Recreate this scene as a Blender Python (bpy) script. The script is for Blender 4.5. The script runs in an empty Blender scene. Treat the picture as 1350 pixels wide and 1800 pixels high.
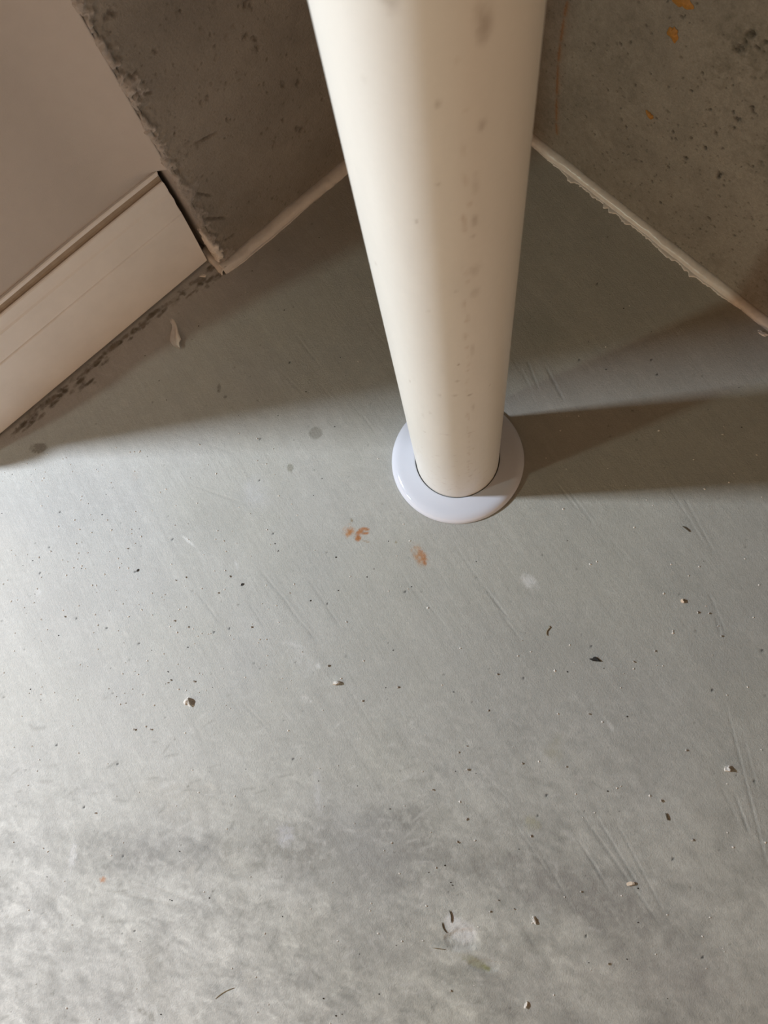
import bpy, bmesh, math, random
import numpy as np
from mathutils import Matrix, Vector

# ------------------------------------------------------------------ camera, world, lights, exposure
scene = bpy.context.scene
COL = scene.collection
CAM_H = 0.80
cam_d = bpy.data.cameras.new('camera')
cam = bpy.data.objects.new('camera', cam_d)
COL.objects.link(cam)
cam_d.sensor_fit = 'VERTICAL'
cam_d.sensor_height = 36.0
cam_d.lens = 36.0 * 1352.0 / 1800.0
cam_d.clip_start = 0.01
cam.matrix_world = Matrix(((0.99372, 0.02736, 0.10849, 0.0),
                           (0.0, 0.96963, -0.24456, 0.0),
                           (-0.11189, 0.24302, 0.96355, CAM_H),
                           (0, 0, 0, 1)))
cam_d.dof.use_dof = True
cam_d.dof.focus_distance = 0.84
cam_d.dof.aperture_fstop = 16.0
scene.camera = cam

world = bpy.data.worlds.new('room_ambience')
scene.world = world
world.use_nodes = True
world.node_tree.nodes['Background'].inputs['Color'].default_value = (1.0, 0.63, 0.365, 1)
world.node_tree.nodes['Background'].inputs['Strength'].default_value = 1.50


def area_light(name, loc, aim, size, size_y, power, color):
    d = bpy.data.lights.new(name, 'AREA')
    d.shape = 'RECTANGLE'
    d.size, d.size_y, d.energy, d.color = size, size_y, power, color
    o = bpy.data.objects.new(name, d)
    COL.objects.link(o)
    o.location = loc
    o.rotation_euler = (Vector(aim) - Vector(loc)).to_track_quat('-Z', 'Y').to_euler()
    return o


# two lamps in the next space, shining in through the opening where the drywall ends
area_light('lamp_near_opening', (-1.30, 0.225, 1.0), (-0.1, 0.15, 0.0), 0.11, 0.11, 21.5, (0.915, 1.0, 1.09))
area_light('lamp_far', (-2.80, -0.87, 1.70), (0.0, 0.25, 0.1), 0.12, 0.12, 14.0, (0.88, 1.0, 0.84))

scene.view_settings.view_transform = 'Standard'
scene.view_settings.look = 'None'
scene.view_settings.gamma = 1.0
scene.view_settings.use_curve_mapping = False
scene.view_settings.exposure = 0.0

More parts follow.
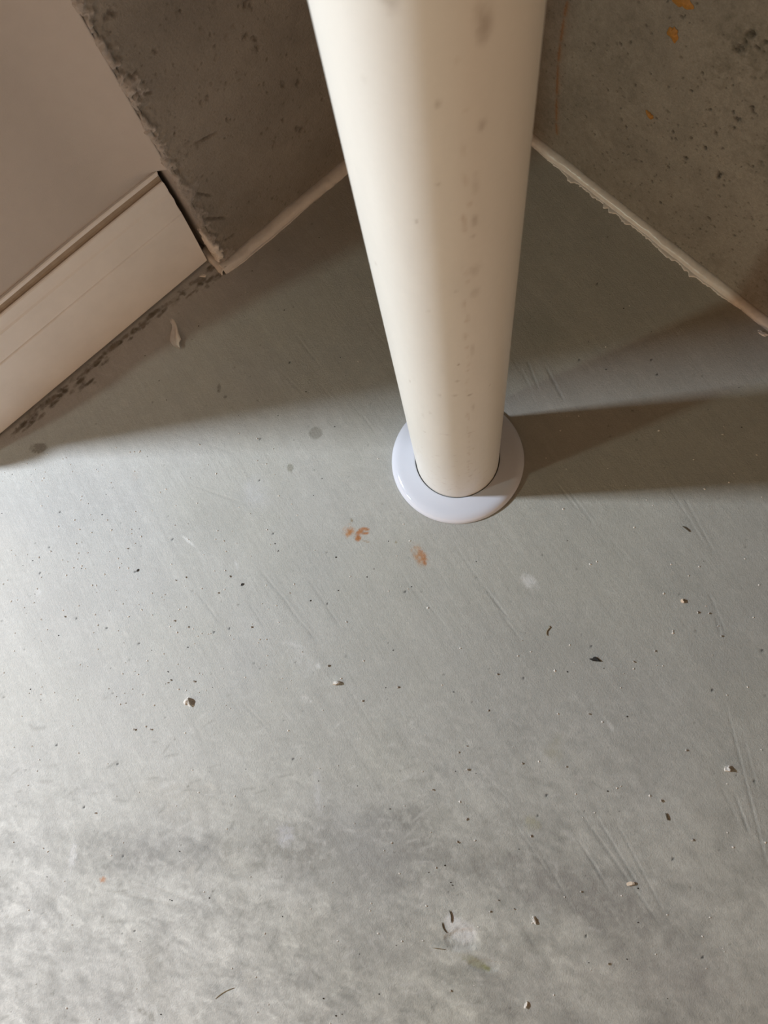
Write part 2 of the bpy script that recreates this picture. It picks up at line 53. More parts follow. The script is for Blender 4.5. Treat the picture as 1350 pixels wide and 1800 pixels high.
# ------------------------------------------------------------------ measured positions (metres)
CORNER = (-0.0050, 0.7610)
MARKS = [(-0.3688, -0.0225, 0.1363, 0.0612, -0.2091, (0.56, 0.56, 0.54), 0.35, 0.9, 0.5), (-0.434, 0.1222, 0.0867, 0.0582, 0.2788, (0.52, 0.52, 0.5), 0.3, 0.9, 0.5), (-0.3402, -0.1435, 0.1072, 0.0289, 0.0193, (0.28, 0.275, 0.265), 0.55, 0.9, 0.7), (-0.118, -0.1392, 0.1544, 0.0356, -0.0474, (0.27, 0.262, 0.235), 0.7, 0.8, 0.7), (-0.1092, -0.2044, 0.0735, 0.0406, -0.4594, (0.31, 0.3, 0.275), 0.4, 0.8, 0.8), (0.0995, -0.1744, 0.0935, 0.0304, -0.4037, (0.27, 0.258, 0.24), 0.65, 0.8, 0.7), (-0.0761, -0.1074, 0.0447, 0.0156, 0.015, (0.25, 0.245, 0.22), 0.7, 0.8, 0.8), (0.0333, -0.2525, 0.0487, 0.0292, -0.356, (0.33, 0.32, 0.3), 0.4, 0.8, 0.8), (0.1633, -0.2387, 0.0818, 0.028, -0.0782, (0.33, 0.31, 0.29), 0.4, 0.8, 0.8), (-0.1263, -0.1471, 0.1488, 0.0393, -1.3691, (0.39, 0.39, 0.37), 0.35, 0.9, 0.5), (-0.3168, -0.2552, 0.0552, 0.0317, -0.7577, (0.52, 0.51, 0.47), 0.4, 0.9, 0.6), (-0.3993, -0.2679, 0.0671, 0.0398, -0.4212, (0.54, 0.54, 0.52), 0.4, 0.9, 0.6), (-0.2965, -0.0891, 0.0497, 0.0269, -0.2093, (0.53, 0.51, 0.45), 0.4, 0.9, 0.6), (-0.1604, 0.1361, 0.0864, 0.0723, 0.0524, (0.4, 0.405, 0.38), 0.3, 0.9, 0.4), (0.0801, 0.0534, 0.051, 0.0395, -0.1746, (0.35, 0.345, 0.315), 0.4, 0.9, 0.5), (0.0862, 0.4083, 0.0344, 0.0273, -0.4756, (0.33, 0.34, 0.3), 0.4, 0.9, 0.5), (-0.2766, 0.1986, 0.0648, 0.0453, 0.1231, (0.4, 0.4, 0.375), 0.3, 0.9, 0.5), (-0.2361, 0.2299, 0.0196, 0.022, -0.5569, (0.55, 0.56, 0.56), 0.45, 0.9, 0.7), (-0.1012, -0.1338, 0.0637, 0.0477, -0.5827, (0.42, 0.42, 0.42), 0.3, 0.9, 0.5), (-0.2487, 0.0265, 0.0499, 0.0351, -0.8628, (0.5, 0.5, 0.49), 0.3, 0.9, 0.7), (0.0616, 0.1242, 0.0108, 0.0071, -0.8096, (0.68, 0.68, 0.66), 0.75, 0.7, 0.8), (-0.2327, 0.2266, 0.0191, 0.0138, -0.7857, (0.6, 0.6, 0.6), 0.4, 0.9, 0.8), (-0.1886, -0.1244, 0.0122, 0.009, -1.1029, (0.6, 0.6, 0.63), 0.7, 0.6, 0.8), (-0.1567, -0.082, 0.0269, 0.0052, -1.4744, (0.6, 0.6, 0.6), 0.55, 0.8, 0.9), (-0.4072, -0.148, 0.0139, 0.0043, -1.5541, (0.72, 0.72, 0.72), 0.75, 0.6, 1.0), (-0.4144, -0.1768, 0.016, 0.003, -1.7288, (0.66, 0.66, 0.65), 0.4, 0.7, 1.0), (-0.1751, 0.0471, 0.0296, 0.0129, -0.9487, (0.62, 0.62, 0.6), 0.45, 0.8, 1.1), (-0.1713, 0.0068, 0.0061, 0.004, -0.4829, (0.72, 0.71, 0.68), 0.85, 0.4, 1.0), (-0.1593, 0.0406, 0.0036, 0.0029, -0.932, (0.68, 0.68, 0.66), 0.8, 0.5, 0.8), (-0.3093, -0.0775, 0.0182, 0.0039, 0.208, (0.68, 0.68, 0.66), 0.55, 0.7, 1.0), (-0.2673, -0.0792, 0.0074, 0.0033, -0.5775, (0.68, 0.66, 0.6), 0.5, 0.7, 1.0), (0.1326, -0.0189, 0.0049, 0.0022, -1.058, (0.68, 0.68, 0.66), 0.7, 0.6, 0.7), (0.098, -0.0693, 0.0059, 0.0038, -1.3522, (0.55, 0.53, 0.5), 0.6, 0.7, 0.8), (-0.3228, -0.1772, 0.0223, 0.0031, -0.3312, (0.62, 0.61, 0.58), 0.55, 0.6, 1.1), (-0.2489, -0.147, 0.0138, 0.0044, -0.8374, (0.62, 0.61, 0.57), 0.55, 0.7, 1.1), (-0.1738, -0.2025, 0.0113, 0.005, -1.3944, (0.58, 0.57, 0.53), 0.6, 0.7, 1.0), (-0.2831, -0.1581, 0.016, 0.0069, -1.3244, (0.58, 0.565, 0.52), 0.5, 0.7, 1.1), (-0.2129, -0.1797, 0.0115, 0.0037, -0.698, (0.55, 0.54, 0.5), 0.5, 0.7, 1.0), (0.0684, 0.1038, 0.0384, 0.0029, -0.2846, (0.46, 0.45, 0.42), 0.25, 0.9, 0.8), (-0.2373, 0.338, 0.0395, 0.0069, 1.2688, (0.5, 0.49, 0.46), 0.3, 0.9, 0.8), (-0.4754, 0.1219, 0.0047, 0.0038, -1.0929, (0.7, 0.7, 0.7), 0.6, 0.6, 0.7), (-0.307, 0.1762, 0.0115, 0.0014, -0.6839, (0.75, 0.75, 0.73), 0.8, 0.4, 0.3), (-0.2509, 0.1478, 0.0069, 0.0019, -1.1478, (0.66, 0.66, 0.65), 0.6, 0.6, 0.7), (-0.1861, 0.0619, 0.0157, 0.0023, -0.235, (0.66, 0.66, 0.65), 0.5, 0.7, 1.0), (-0.469, -0.0687, 0.037, 0.0183, -1.1493, (0.62, 0.62, 0.61), 0.4, 0.9, 1.1), (-0.3862, -0.0369, 0.0636, 0.0079, -0.1299, (0.6, 0.6, 0.59), 0.35, 0.9, 1.1), (-0.2197, -0.2518, 0.0106, 0.0055, -1.1222, (0.56, 0.55, 0.51), 0.5, 0.7, 1.1), (-0.1648, -0.2403, 0.0063, 0.0063, -0.8374, (0.54, 0.53, 0.49), 0.5, 0.7, 1.0), (0.052, -0.2378, 0.0155, 0.0063, -1.0984, (0.44, 0.43, 0.4), 0.5, 0.7, 0.9), (-0.0491, -0.1731, 0.0157, 0.0076, -1.2312, (0.46, 0.45, 0.42), 0.4, 0.8, 1.0), (-0.167, 0.2966, 0.0078, 0.0077, -0.93, (0.27, 0.26, 0.225), 0.65, 0.15, 0.35), (-0.1951, 0.2565, 0.0046, 0.0038, -1.2549, (0.25, 0.24, 0.19), 0.7, 0.3, 0.6), (-0.4948, 0.2917, 0.0112, 0.0064, 0.024, (0.23, 0.205, 0.18), 0.75, 0.2, 0.7), (-0.2819, 0.3569, 0.0064, 0.0024, -1.5168, (0.12, 0.1, 0.08), 0.8, 0.4, 0.8), (-0.2742, 0.3453, 0.0024, 0.002, -1.0908, (0.12, 0.1, 0.08), 0.6, 0.4, 0.8), (-0.128, 0.1823, 0.0072, 0.0069, -0.0691, (0.46, 0.235, 0.1), 0.95, 0.6, 0.9), (-0.1283, 0.182, 0.0045, 0.0031, -0.7985, (0.4, 0.17, 0.06), 0.7, 0.5, 0.9), (-0.1184, 0.1752, 0.0042, 0.004, -0.7483, (0.4, 0.17, 0.06), 1.0, 0.5, 0.7), (-0.1163, 0.1817, 0.0063, 0.0032, 0.7485, (0.4, 0.17, 0.06), 0.95, 0.5, 0.7), (-0.1104, 0.185, 0.0051, 0.002, -0.2127, (0.4, 0.17, 0.06), 0.9, 0.5, 0.5), (-0.1101, 0.18, 0.0047, 0.0018, 0.1764, (0.4, 0.17, 0.06), 0.9, 0.5, 0.5), (-0.1094, 0.1712, 0.0075, 0.0009, -0.3199, (0.35, 0.24, 0.14), 0.7, 0.5, 0.9), (-0.1254, 0.1948, 0.0029, 0.0012, -1.3471, (0.27, 0.22, 0.14), 0.8, 0.4, 0.5), (-0.0773, 0.1695, 0.0014, 0.0012, -1.1213, (0.3, 0.27, 0.17), 0.7, 0.4, 0.5), (-0.0525, 0.1542, 0.0134, 0.0072, -1.0663, (0.46, 0.235, 0.1), 0.75, 0.7, 0.9), (-0.0492, 0.1547, 0.0076, 0.0036, -0.9504, (0.4, 0.17, 0.06), 0.95, 0.5, 0.7), (-0.0466, 0.1467, 0.0035, 0.0021, -1.0514, (0.4, 0.17, 0.06), 0.85, 0.4, 0.9), (-0.0548, 0.161, 0.0041, 0.0021, -1.1267, (0.4, 0.3, 0.18), 0.6, 0.5, 0.9), (-0.3732, -0.169, 0.0042, 0.0031, 0.0226, (0.55, 0.3, 0.18), 0.85, 0.5, 1.2), (-0.3741, 0.2524, 0.0041, 0.0049, 0.2989, (0.52, 0.42, 0.36), 0.35, 0.8, 1.0), (-0.324, -0.1464, 0.0045, 0.0039, -0.7698, (0.24, 0.22, 0.21), 0.6, 0.6, 1.0), (-0.3184, -0.2854, 0.0114, 0.0035, -0.3963, (0.26, 0.25, 0.22), 0.6, 0.6, 1.2), (0.0528, -0.1094, 0.0087, 0.0074, -0.439, (0.36, 0.34, 0.21), 0.5, 0.6, 0.8), (0.0763, -0.0453, 0.0102, 0.0089, -0.8908, (0.36, 0.34, 0.25), 0.45, 0.8, 0.8), (0.0817, -0.0319, 0.0075, 0.0053, 0.8, (0.36, 0.34, 0.26), 0.35, 0.8, 0.8), (-0.019, -0.2043, 0.0182, 0.01, -0.7742, (0.72, 0.71, 0.69), 0.95, 0.35, 0.54), (-0.0111, -0.2045, 0.0106, 0.0067, -0.6659, (0.7, 0.69, 0.67), 0.9, 0.5, 0.54), (-0.0055, -0.2308, 0.016, 0.0045, -0.4299, (0.33, 0.32, 0.21), 0.75, 0.4, 0.5), (0.0059, -0.2356, 0.0045, 0.0022, -0.4021, (0.24, 0.25, 0.1), 0.7, 0.5, 0.6), (-0.0152, -0.2198, 0.013, 0.0084, -0.9424, (0.5, 0.49, 0.46), 0.6, 0.7, 0.8), (-0.4703, 0.3612, 0.0031, 0.0017, 0.7387, (0.13, 0.115, 0.095), 0.9171820172350875, 0.5, 0.8), (-0.3336, 0.4822, 0.0082, 0.0021, 0.7384, (0.13, 0.115, 0.095), 0.6606730573765801, 0.5, 0.8), (-0.4868, 0.3494, 0.0092, 0.0035, 0.7389, (0.24, 0.215, 0.185), 0.8701791354171864, 0.5, 0.8), (-0.4825, 0.3544, 0.0043, 0.003, 0.7389, (0.24, 0.215, 0.185), 0.8918593431965389, 0.5, 0.8), (-0.311, 0.496, 0.0074, 0.0028, 0.738, (0.13, 0.115, 0.095), 0.7394351550340581, 0.5, 0.8), (-0.5059, 0.3312, 0.0092, 0.0036, 0.7388, (0.13, 0.115, 0.095), 0.6700982958293299, 0.5, 0.8), (-0.3005, 0.4979, 0.0089, 0.0028, 0.7374, (0.13, 0.115, 0.095), 0.7895649888759958, 0.5, 0.8), (-0.4227, 0.4015, 0.0032, 0.0023, 0.7384, (0.24, 0.215, 0.185), 0.5672953876288994, 0.5, 0.8), (-0.5169, 0.323, 0.006, 0.0026, 0.7389, (0.13, 0.115, 0.095), 0.948911549668845, 0.5, 0.8), (-0.4812, 0.354, 0.0051, 0.002, 0.7388, (0.24, 0.215, 0.185), 0.6605219339838733, 0.5, 0.8), (-0.4455, 0.3909, 0.0063, 0.0037, 0.7391, (0.13, 0.115, 0.095), 0.5746440968160704, 0.5, 0.8), (-0.4716, 0.3592, 0.0079, 0.003, 0.7386, (0.13, 0.115, 0.095), 0.6824267981486939, 0.5, 0.8), (-0.487, 0.3519, 0.0074, 0.0036, 0.7391, (0.24, 0.215, 0.185), 0.8439511825895702, 0.5, 0.8), (-0.2965, 0.5201, 0.0021, 0.0023, 0.7387, (0.24, 0.215, 0.185), 0.8600957740900594, 0.5, 0.8), (-0.4257, 0.3948, 0.0084, 0.0022, 0.7382, (0.13, 0.115, 0.095), 0.7276568957924704, 0.5, 0.8), (-0.4958, 0.3422, 0.0048, 0.0038, 0.7389, (0.13, 0.115, 0.095), 0.5537585865358259, 0.5, 0.8), (-0.5158, 0.3211, 0.0047, 0.0022, 0.7387, (0.13, 0.115, 0.095), 0.9426994598127505, 0.5, 0.8), (-0.4212, 0.3963, 0.0035, 0.0017, 0.738, (0.13, 0.115, 0.095), 0.6174681085215057, 0.5, 0.8), (-0.3668, 0.4589, 0.0059, 0.0022, 0.7389, (0.24, 0.215, 0.185), 0.5989093030537679, 0.5, 0.8), (-0.4028, 0.4271, 0.0081, 0.0025, 0.739, (0.24, 0.215, 0.185), 0.7411047852092169, 0.5, 0.8), (-0.4719, 0.3657, 0.0052, 0.0021, 0.7391, (0.24, 0.215, 0.185), 0.8824188477269403, 0.5, 0.8), (-0.4105, 0.4209, 0.0021, 0.0022, 0.739, (0.13, 0.115, 0.095), 0.6332261972794402, 0.5, 0.8), (-0.4736, 0.3627, 0.0022, 0.0037, 0.739, (0.13, 0.115, 0.095), 0.9462282853415876, 0.5, 0.8), (-0.4321, 0.3986, 0.0091, 0.0031, 0.7388, (0.24, 0.215, 0.185), 0.8478905142560698, 0.5, 0.8), (-0.4106, 0.4188, 0.0089, 0.0037, 0.7389, (0.24, 0.215, 0.185), 0.6846358337885281, 0.5, 0.8), (-0.3712, 0.454, 0.0084, 0.0031, 0.7388, (0.24, 0.215, 0.185), 0.7612095571018398, 0.5, 0.8), (-0.3719, 0.4537, 0.0094, 0.0038, 0.7389, (0.13, 0.115, 0.095), 0.9384353109600572, 0.5, 0.8), (-0.2928, 0.5164, 0.0075, 0.0017, 0.7382, (0.24, 0.215, 0.185), 0.6010531150305876, 0.5, 0.8), (-0.2938, 0.5214, 0.0033, 0.0031, 0.7386, (0.13, 0.115, 0.095), 0.8485978227964821, 0.5, 0.8), (-0.3034, 0.5116, 0.0037, 0.0016, 0.7385, (0.24, 0.215, 0.185), 0.5552441108525068, 0.5, 0.8), (-0.311, 0.494, 0.0084, 0.0037, 0.7378, (0.13, 0.115, 0.095), 0.9014829872577153, 0.5, 0.8), (-0.4764, 0.3516, 0.0072, 0.0023, 0.7384, (0.24, 0.215, 0.185), 0.8594295435677093, 0.5, 0.8), (-0.4169, 0.4149, 0.0021, 0.003, 0.739, (0.13, 0.115, 0.095), 0.8958879299669011, 0.5, 0.8), (-0.384, 0.4445, 0.003, 0.0024, 0.739, (0.24, 0.215, 0.185), 0.7591945168526044, 0.5, 0.8), (-0.5232, 0.3133, 0.0025, 0.0028, 0.7387, (0.13, 0.115, 0.095), 0.864954993058942, 0.5, 0.8), (-0.4481, 0.3722, 0.0037, 0.0027, 0.738, (0.24, 0.215, 0.185), 0.5880478682434388, 0.5, 0.8), (-0.4957, 0.3318, 0.0059, 0.0025, 0.7382, (0.24, 0.215, 0.185), 0.8606344951517563, 0.5, 0.8), (-0.5074, 0.3224, 0.0088, 0.002, 0.7383, (0.13, 0.115, 0.095), 0.8845767899712255, 0.5, 0.8), (-0.4285, 0.404, 0.0089, 0.002, 0.739, (0.13, 0.115, 0.095), 0.7477020915145319, 0.5, 0.8), (-0.4468, 0.384, 0.0062, 0.0037, 0.7387, (0.24, 0.215, 0.185), 0.5522248496058713, 0.5, 0.8), (-0.4505, 0.3752, 0.0076, 0.0027, 0.7384, (0.13, 0.115, 0.095), 0.6481764716243055, 0.5, 0.8), (-0.3233, 0.4942, 0.0048, 0.0034, 0.7386, (0.24, 0.215, 0.185), 0.800680223112382, 0.5, 0.8), (-0.3657, 0.4575, 0.0093, 0.0027, 0.7387, (0.24, 0.215, 0.185), 0.6722601620457673, 0.5, 0.8), (-0.3172, 0.4971, 0.0084, 0.003, 0.7384, (0.13, 0.115, 0.095), 0.6062670268168933, 0.5, 0.8), (-0.3391, 0.4737, 0.003, 0.0018, 0.7382, (0.13, 0.115, 0.095), 0.8736089039508027, 0.5, 0.8), (-0.4826, 0.3471, 0.009, 0.0024, 0.7385, (0.13, 0.115, 0.095), 0.6901763429491719, 0.5, 0.8), (-0.379, 0.445, 0.0095, 0.002, 0.7387, (0.24, 0.215, 0.185), 0.6806690072257006, 0.5, 0.8), (-0.456, 0.3761, 0.002, 0.0016, 0.7388, (0.24, 0.215, 0.185), 0.881909579302991, 0.5, 0.8), (-0.3321, 0.4807, 0.0032, 0.003, 0.7382, (0.13, 0.115, 0.095), 0.779545792914978, 0.5, 0.8), (-0.291, 0.5013, 0.0082, 0.0039, 0.7371, (0.13, 0.115, 0.095), 0.8106224282954058, 0.5, 0.8), (-0.3674, 0.4589, 0.0087, 0.0023, 0.7389, (0.24, 0.215, 0.185), 0.7124445643455934, 0.5, 0.8), (-0.3831, 0.4389, 0.0092, 0.0032, 0.7385, (0.13, 0.115, 0.095), 0.6421474419405254, 0.5, 0.8), (-0.4406, 0.3711, 0.009, 0.0025, 0.7375, (0.13, 0.115, 0.095), 0.8769965181145857, 0.5, 0.8), (-0.4506, 0.3618, 0.0051, 0.0016, 0.7375, (0.13, 0.115, 0.095), 0.766079120214388, 0.5, 0.8), (-0.3615, 0.4609, 0.0097, 0.003, 0.7387, (0.13, 0.115, 0.095), 0.5770865632837875, 0.5, 0.8), (-0.2903, 0.5197, 0.0101, 0.0038, 0.7383, (0.24, 0.215, 0.185), 0.6748947438903276, 0.5, 0.8), (-0.5089, 0.3354, 0.0092, 0.0036, 0.7393, (0.24, 0.215, 0.185), 0.6094908175587654, 0.5, 0.8), (-0.4702, 0.3622, 0.0042, 0.0038, 0.7387, (0.13, 0.115, 0.095), 0.8661769437247488, 0.5, 0.8), (-0.3608, 0.4535, 0.004, 0.0028, 0.7381, (0.13, 0.115, 0.095), 0.5887050366565241, 0.5, 0.8), (-0.5194, 0.3191, 0.0043, 0.0018, 0.7388, (0.13, 0.115, 0.095), 0.9470182288984595, 0.5, 0.8), (-0.4555, 0.3699, 0.0077, 0.0031, 0.7383, (0.24, 0.215, 0.185), 0.901392375556139, 0.5, 0.8), (-0.3544, 0.4658, 0.0065, 0.0032, 0.7386, (0.24, 0.215, 0.185), 0.7709415589445276, 0.5, 0.8), (-0.4074, 0.4191, 0.0058, 0.0017, 0.7387, (0.13, 0.115, 0.095), 0.899913188486272, 0.5, 0.8), (-0.4614, 0.3608, 0.0049, 0.0031, 0.7381, (0.24, 0.215, 0.185), 0.6813688283272494, 0.5, 0.8), (-0.437, 0.3963, 0.0089, 0.0016, 0.739, (0.24, 0.215, 0.185), 0.6110052379543178, 0.5, 0.8), (-0.4929, 0.3486, 0.0086, 0.0035, 0.7392, (0.13, 0.115, 0.095), 0.7714101225394399, 0.5, 0.8), (-0.4159, 0.4163, 0.0085, 0.0039, 0.739, (0.24, 0.215, 0.185), 0.9184918185578868, 0.5, 0.8), (-0.2995, 0.5117, 0.0051, 0.0036, 0.7383, (0.24, 0.215, 0.185), 0.7848908012746405, 0.5, 0.8), (-0.4969, 0.3297, 0.0042, 0.003, 0.7382, (0.24, 0.215, 0.185), 0.7900403670611422, 0.5, 0.8), (-0.5141, 0.3159, 0.0068, 0.0021, 0.7383, (0.24, 0.215, 0.185), 0.8147800940007981, 0.5, 0.8), (-0.4516, 0.3743, 0.0046, 0.0035, 0.7384, (0.24, 0.215, 0.185), 0.9072782108665565, 0.5, 0.8), (-0.3118, 0.4986, 0.0073, 0.0032, 0.7382, (0.24, 0.215, 0.185), 0.7608368738774849, 0.5, 0.8), (-0.2887, 0.525, 0.0079, 0.0028, 0.7386, (0.13, 0.115, 0.095), 0.7891491017073581, 0.5, 0.8), (-0.4694, 0.3668, 0.0034, 0.0017, 0.739, (0.24, 0.215, 0.185), 0.913384825401977, 0.5, 0.8), (-0.3576, 0.4579, 0.0086, 0.0028, 0.7383, (0.13, 0.115, 0.095), 0.8875427312437532, 0.5, 0.8), (-0.3761, 0.4428, 0.0069, 0.0016, 0.7384, (0.24, 0.215, 0.185), 0.5637187064007122, 0.5, 0.8), (-0.4145, 0.4153, 0.0091, 0.0033, 0.7389, (0.24, 0.215, 0.185), 0.6692505236205647, 0.5, 0.8), (-0.4338, 0.3935, 0.0067, 0.0016, 0.7386, (0.13, 0.115, 0.095), 0.9399547936437143, 0.5, 0.8), (-0.3453, 0.4726, 0.0076, 0.0034, 0.7385, (0.24, 0.215, 0.185), 0.7249608258063941, 0.5, 0.8), (-0.4858, 0.3493, 0.002, 0.0036, 0.7388, (0.24, 0.215, 0.185), 0.6603780339102503, 0.5, 0.8), (-0.3418, 0.4691, 0.0088, 0.0023, 0.738, (0.24, 0.215, 0.185), 0.6523952790488072, 0.5, 0.8), (-0.406, 0.4218, 0.0021, 0.0022, 0.7388, (0.13, 0.115, 0.095), 0.9158014882847918, 0.5, 0.8), (-0.4992, 0.3441, 0.0096, 0.0019, 0.7393, (0.13, 0.115, 0.095), 0.6346414534282637, 0.5, 0.8), (-0.3015, 0.5121, 0.0075, 0.0037, 0.7385, (0.13, 0.115, 0.095), 0.5956087131664013, 0.5, 0.8), (-0.4343, 0.3706, 0.0032, 0.0021, 0.7371, (0.24, 0.215, 0.185), 0.5956016236470361, 0.5, 0.8), (-0.2899, 0.5178, 0.0044, 0.0029, 0.7381, (0.24, 0.215, 0.185), 0.9128071777411231, 0.5, 0.8), (-0.511, 0.3303, 0.0075, 0.0016, 0.7391, (0.24, 0.215, 0.185), 0.6224321206706795, 0.5, 0.8), (-0.479, 0.3566, 0.0021, 0.0023, 0.7389, (0.13, 0.115, 0.095), 0.9431693368257318, 0.5, 0.8), (-0.3798, 0.4389, 0.0033, 0.0021, 0.7383, (0.24, 0.215, 0.185), 0.9305744831578666, 0.5, 0.8), (-0.3602, 0.4546, 0.0099, 0.0017, 0.7382, (0.24, 0.215, 0.185), 0.8317279783520883, 0.5, 0.8), (-0.3687, 0.4567, 0.0035, 0.0019, 0.7389, (0.13, 0.115, 0.095), 0.7684629127260647, 0.5, 0.8), (-0.3997, 0.4291, 0.0048, 0.0033, 0.7389, (0.24, 0.215, 0.185), 0.853406616802779, 0.5, 0.8), (-0.5197, 0.3222, 0.0037, 0.0029, 0.7391, (0.13, 0.115, 0.095), 0.7998674055262779, 0.5, 0.8), (-0.4454, 0.3851, 0.0048, 0.0032, 0.7387, (0.24, 0.215, 0.185), 0.6262540072083038, 0.5, 0.8), (-0.4439, 0.3854, 0.0021, 0.002, 0.7387, (0.24, 0.215, 0.185), 0.8425148973513128, 0.5, 0.8), (-0.3018, 0.5154, 0.006, 0.0017, 0.7387, (0.13, 0.115, 0.095), 0.8376824760501582, 0.5, 0.8), (-0.4334, 0.3952, 0.0056, 0.0024, 0.7387, (0.13, 0.115, 0.095), 0.6045187844259787, 0.5, 0.8), (-0.5199, 0.3186, 0.008, 0.0032, 0.7388, (0.13, 0.115, 0.095), 0.5959608147457435, 0.5, 0.8), (-0.45, 0.3667, 0.0057, 0.0038, 0.7378, (0.13, 0.115, 0.095), 0.622440605864083, 0.5, 0.8), (-0.3806, 0.444, 0.0068, 0.003, 0.7387, (0.24, 0.215, 0.185), 0.5591490846359864, 0.5, 0.8), (-0.425, 0.4072, 0.0022, 0.002, 0.739, (0.13, 0.115, 0.095), 0.7240585826037826, 0.5, 0.8), (-0.4529, 0.3792, 0.0069, 0.002, 0.7388, (0.13, 0.115, 0.095), 0.8202998663090615, 0.5, 0.8), (-0.3945, 0.4249, 0.004, 0.0023, 0.7383, (0.13, 0.115, 0.095), 0.7676324252847645, 0.5, 0.8), (-0.4401, 0.3896, 0.0088, 0.002, 0.7387, (0.13, 0.115, 0.095), 0.5977692338047552, 0.5, 0.8), (-0.304, 0.4887, 0.0031, 0.0032, 0.737, (0.13, 0.115, 0.095), 0.5705742643436577, 0.5, 0.8), (-0.3234, 0.4798, 0.0091, 0.0018, 0.7376, (0.24, 0.215, 0.185), 0.8639843757053174, 0.5, 0.8), (-0.3832, 0.4418, 0.0023, 0.0027, 0.7387, (0.24, 0.215, 0.185), 0.6336430151540405, 0.5, 0.8), (-0.4167, 0.4151, 0.0041, 0.0032, 0.739, (0.24, 0.215, 0.185), 0.9052200649393998, 0.5, 0.8), (-0.4617, 0.3763, 0.0061, 0.0036, 0.7391, (0.24, 0.215, 0.185), 0.5788187986618468, 0.5, 0.8), (-0.4266, 0.4072, 0.0025, 0.0026, 0.7391, (0.24, 0.215, 0.185), 0.6634101992810911, 0.5, 0.8), (-0.3166, 0.4848, 0.0036, 0.0037, 0.7375, (0.24, 0.215, 0.185), 0.9494342449104273, 0.5, 0.8), (-0.5257, 0.316, 0.0018, 0.0022, 0.739, (0.13, 0.115, 0.095), 0.7196246804738595, 0.5, 0.8), (-0.5039, 0.3305, 0.0068, 0.0027, 0.7386, (0.13, 0.115, 0.095), 0.8259154440825572, 0.5, 0.8), (-0.5095, 0.3235, 0.0053, 0.0019, 0.7385, (0.13, 0.115, 0.095), 0.8548008308324766, 0.5, 0.8), (-0.451, 0.3819, 0.0065, 0.0018, 0.7389, (0.24, 0.215, 0.185), 0.5781606274896541, 0.5, 0.8), (-0.2947, 0.5153, 0.0032, 0.0034, 0.7383, (0.13, 0.115, 0.095), 0.7199701958128817, 0.5, 0.8), (-0.4525, 0.3739, 0.006, 0.0028, 0.7384, (0.13, 0.115, 0.095), 0.7999387873782045, 0.5, 0.8), (-0.4834, 0.3446, 0.0056, 0.0031, 0.7383, (0.13, 0.115, 0.095), 0.7822397129474992, 0.5, 0.8), (-0.3914, 0.4341, 0.0074, 0.0033, 0.7387, (0.24, 0.215, 0.185), 0.7306707410322294, 0.5, 0.8), (-0.4391, 0.3723, 0.0043, 0.0023, 0.7375, (0.13, 0.115, 0.095), 0.6764397195154398, 0.5, 0.8), (-0.4767, 0.3554, 0.0048, 0.0031, 0.7387, (0.13, 0.115, 0.095), 0.8953488595277708, 0.5, 0.8), (-0.3369, 0.4848, 0.0046, 0.0036, 0.7388, (0.13, 0.115, 0.095), 0.5883310645064264, 0.5, 0.8), (-0.2876, 0.5276, 0.0091, 0.0016, 0.7386, (0.24, 0.215, 0.185), 0.7723289435461538, 0.5, 0.8), (-0.4775, 0.3629, 0.0038, 0.0038, 0.7392, (0.13, 0.115, 0.095), 0.6467189569251303, 0.5, 0.8), (-0.4243, 0.4086, 0.0026, 0.0034, 0.739, (0.13, 0.115, 0.095), 0.5721601915549871, 0.5, 0.8), (-0.5254, 0.313, 0.0096, 0.0025, 0.7388, (0.24, 0.215, 0.185), 0.7730872011859605, 0.5, 0.8), (-0.2906, 0.5206, 0.0076, 0.0016, 0.7384, (0.13, 0.115, 0.095), 0.8537255626277516, 0.5, 0.8), (-0.391, 0.435, 0.0059, 0.0038, 0.7388, (0.13, 0.115, 0.095), 0.8423495504000444, 0.5, 0.8), (-0.4324, 0.3937, 0.0035, 0.0016, 0.7385, (0.13, 0.115, 0.095), 0.6004796627968622, 0.5, 0.8), (-0.4199, 0.411, 0.0078, 0.0033, 0.7389, (0.24, 0.215, 0.185), 0.6770876449386355, 0.5, 0.8)]
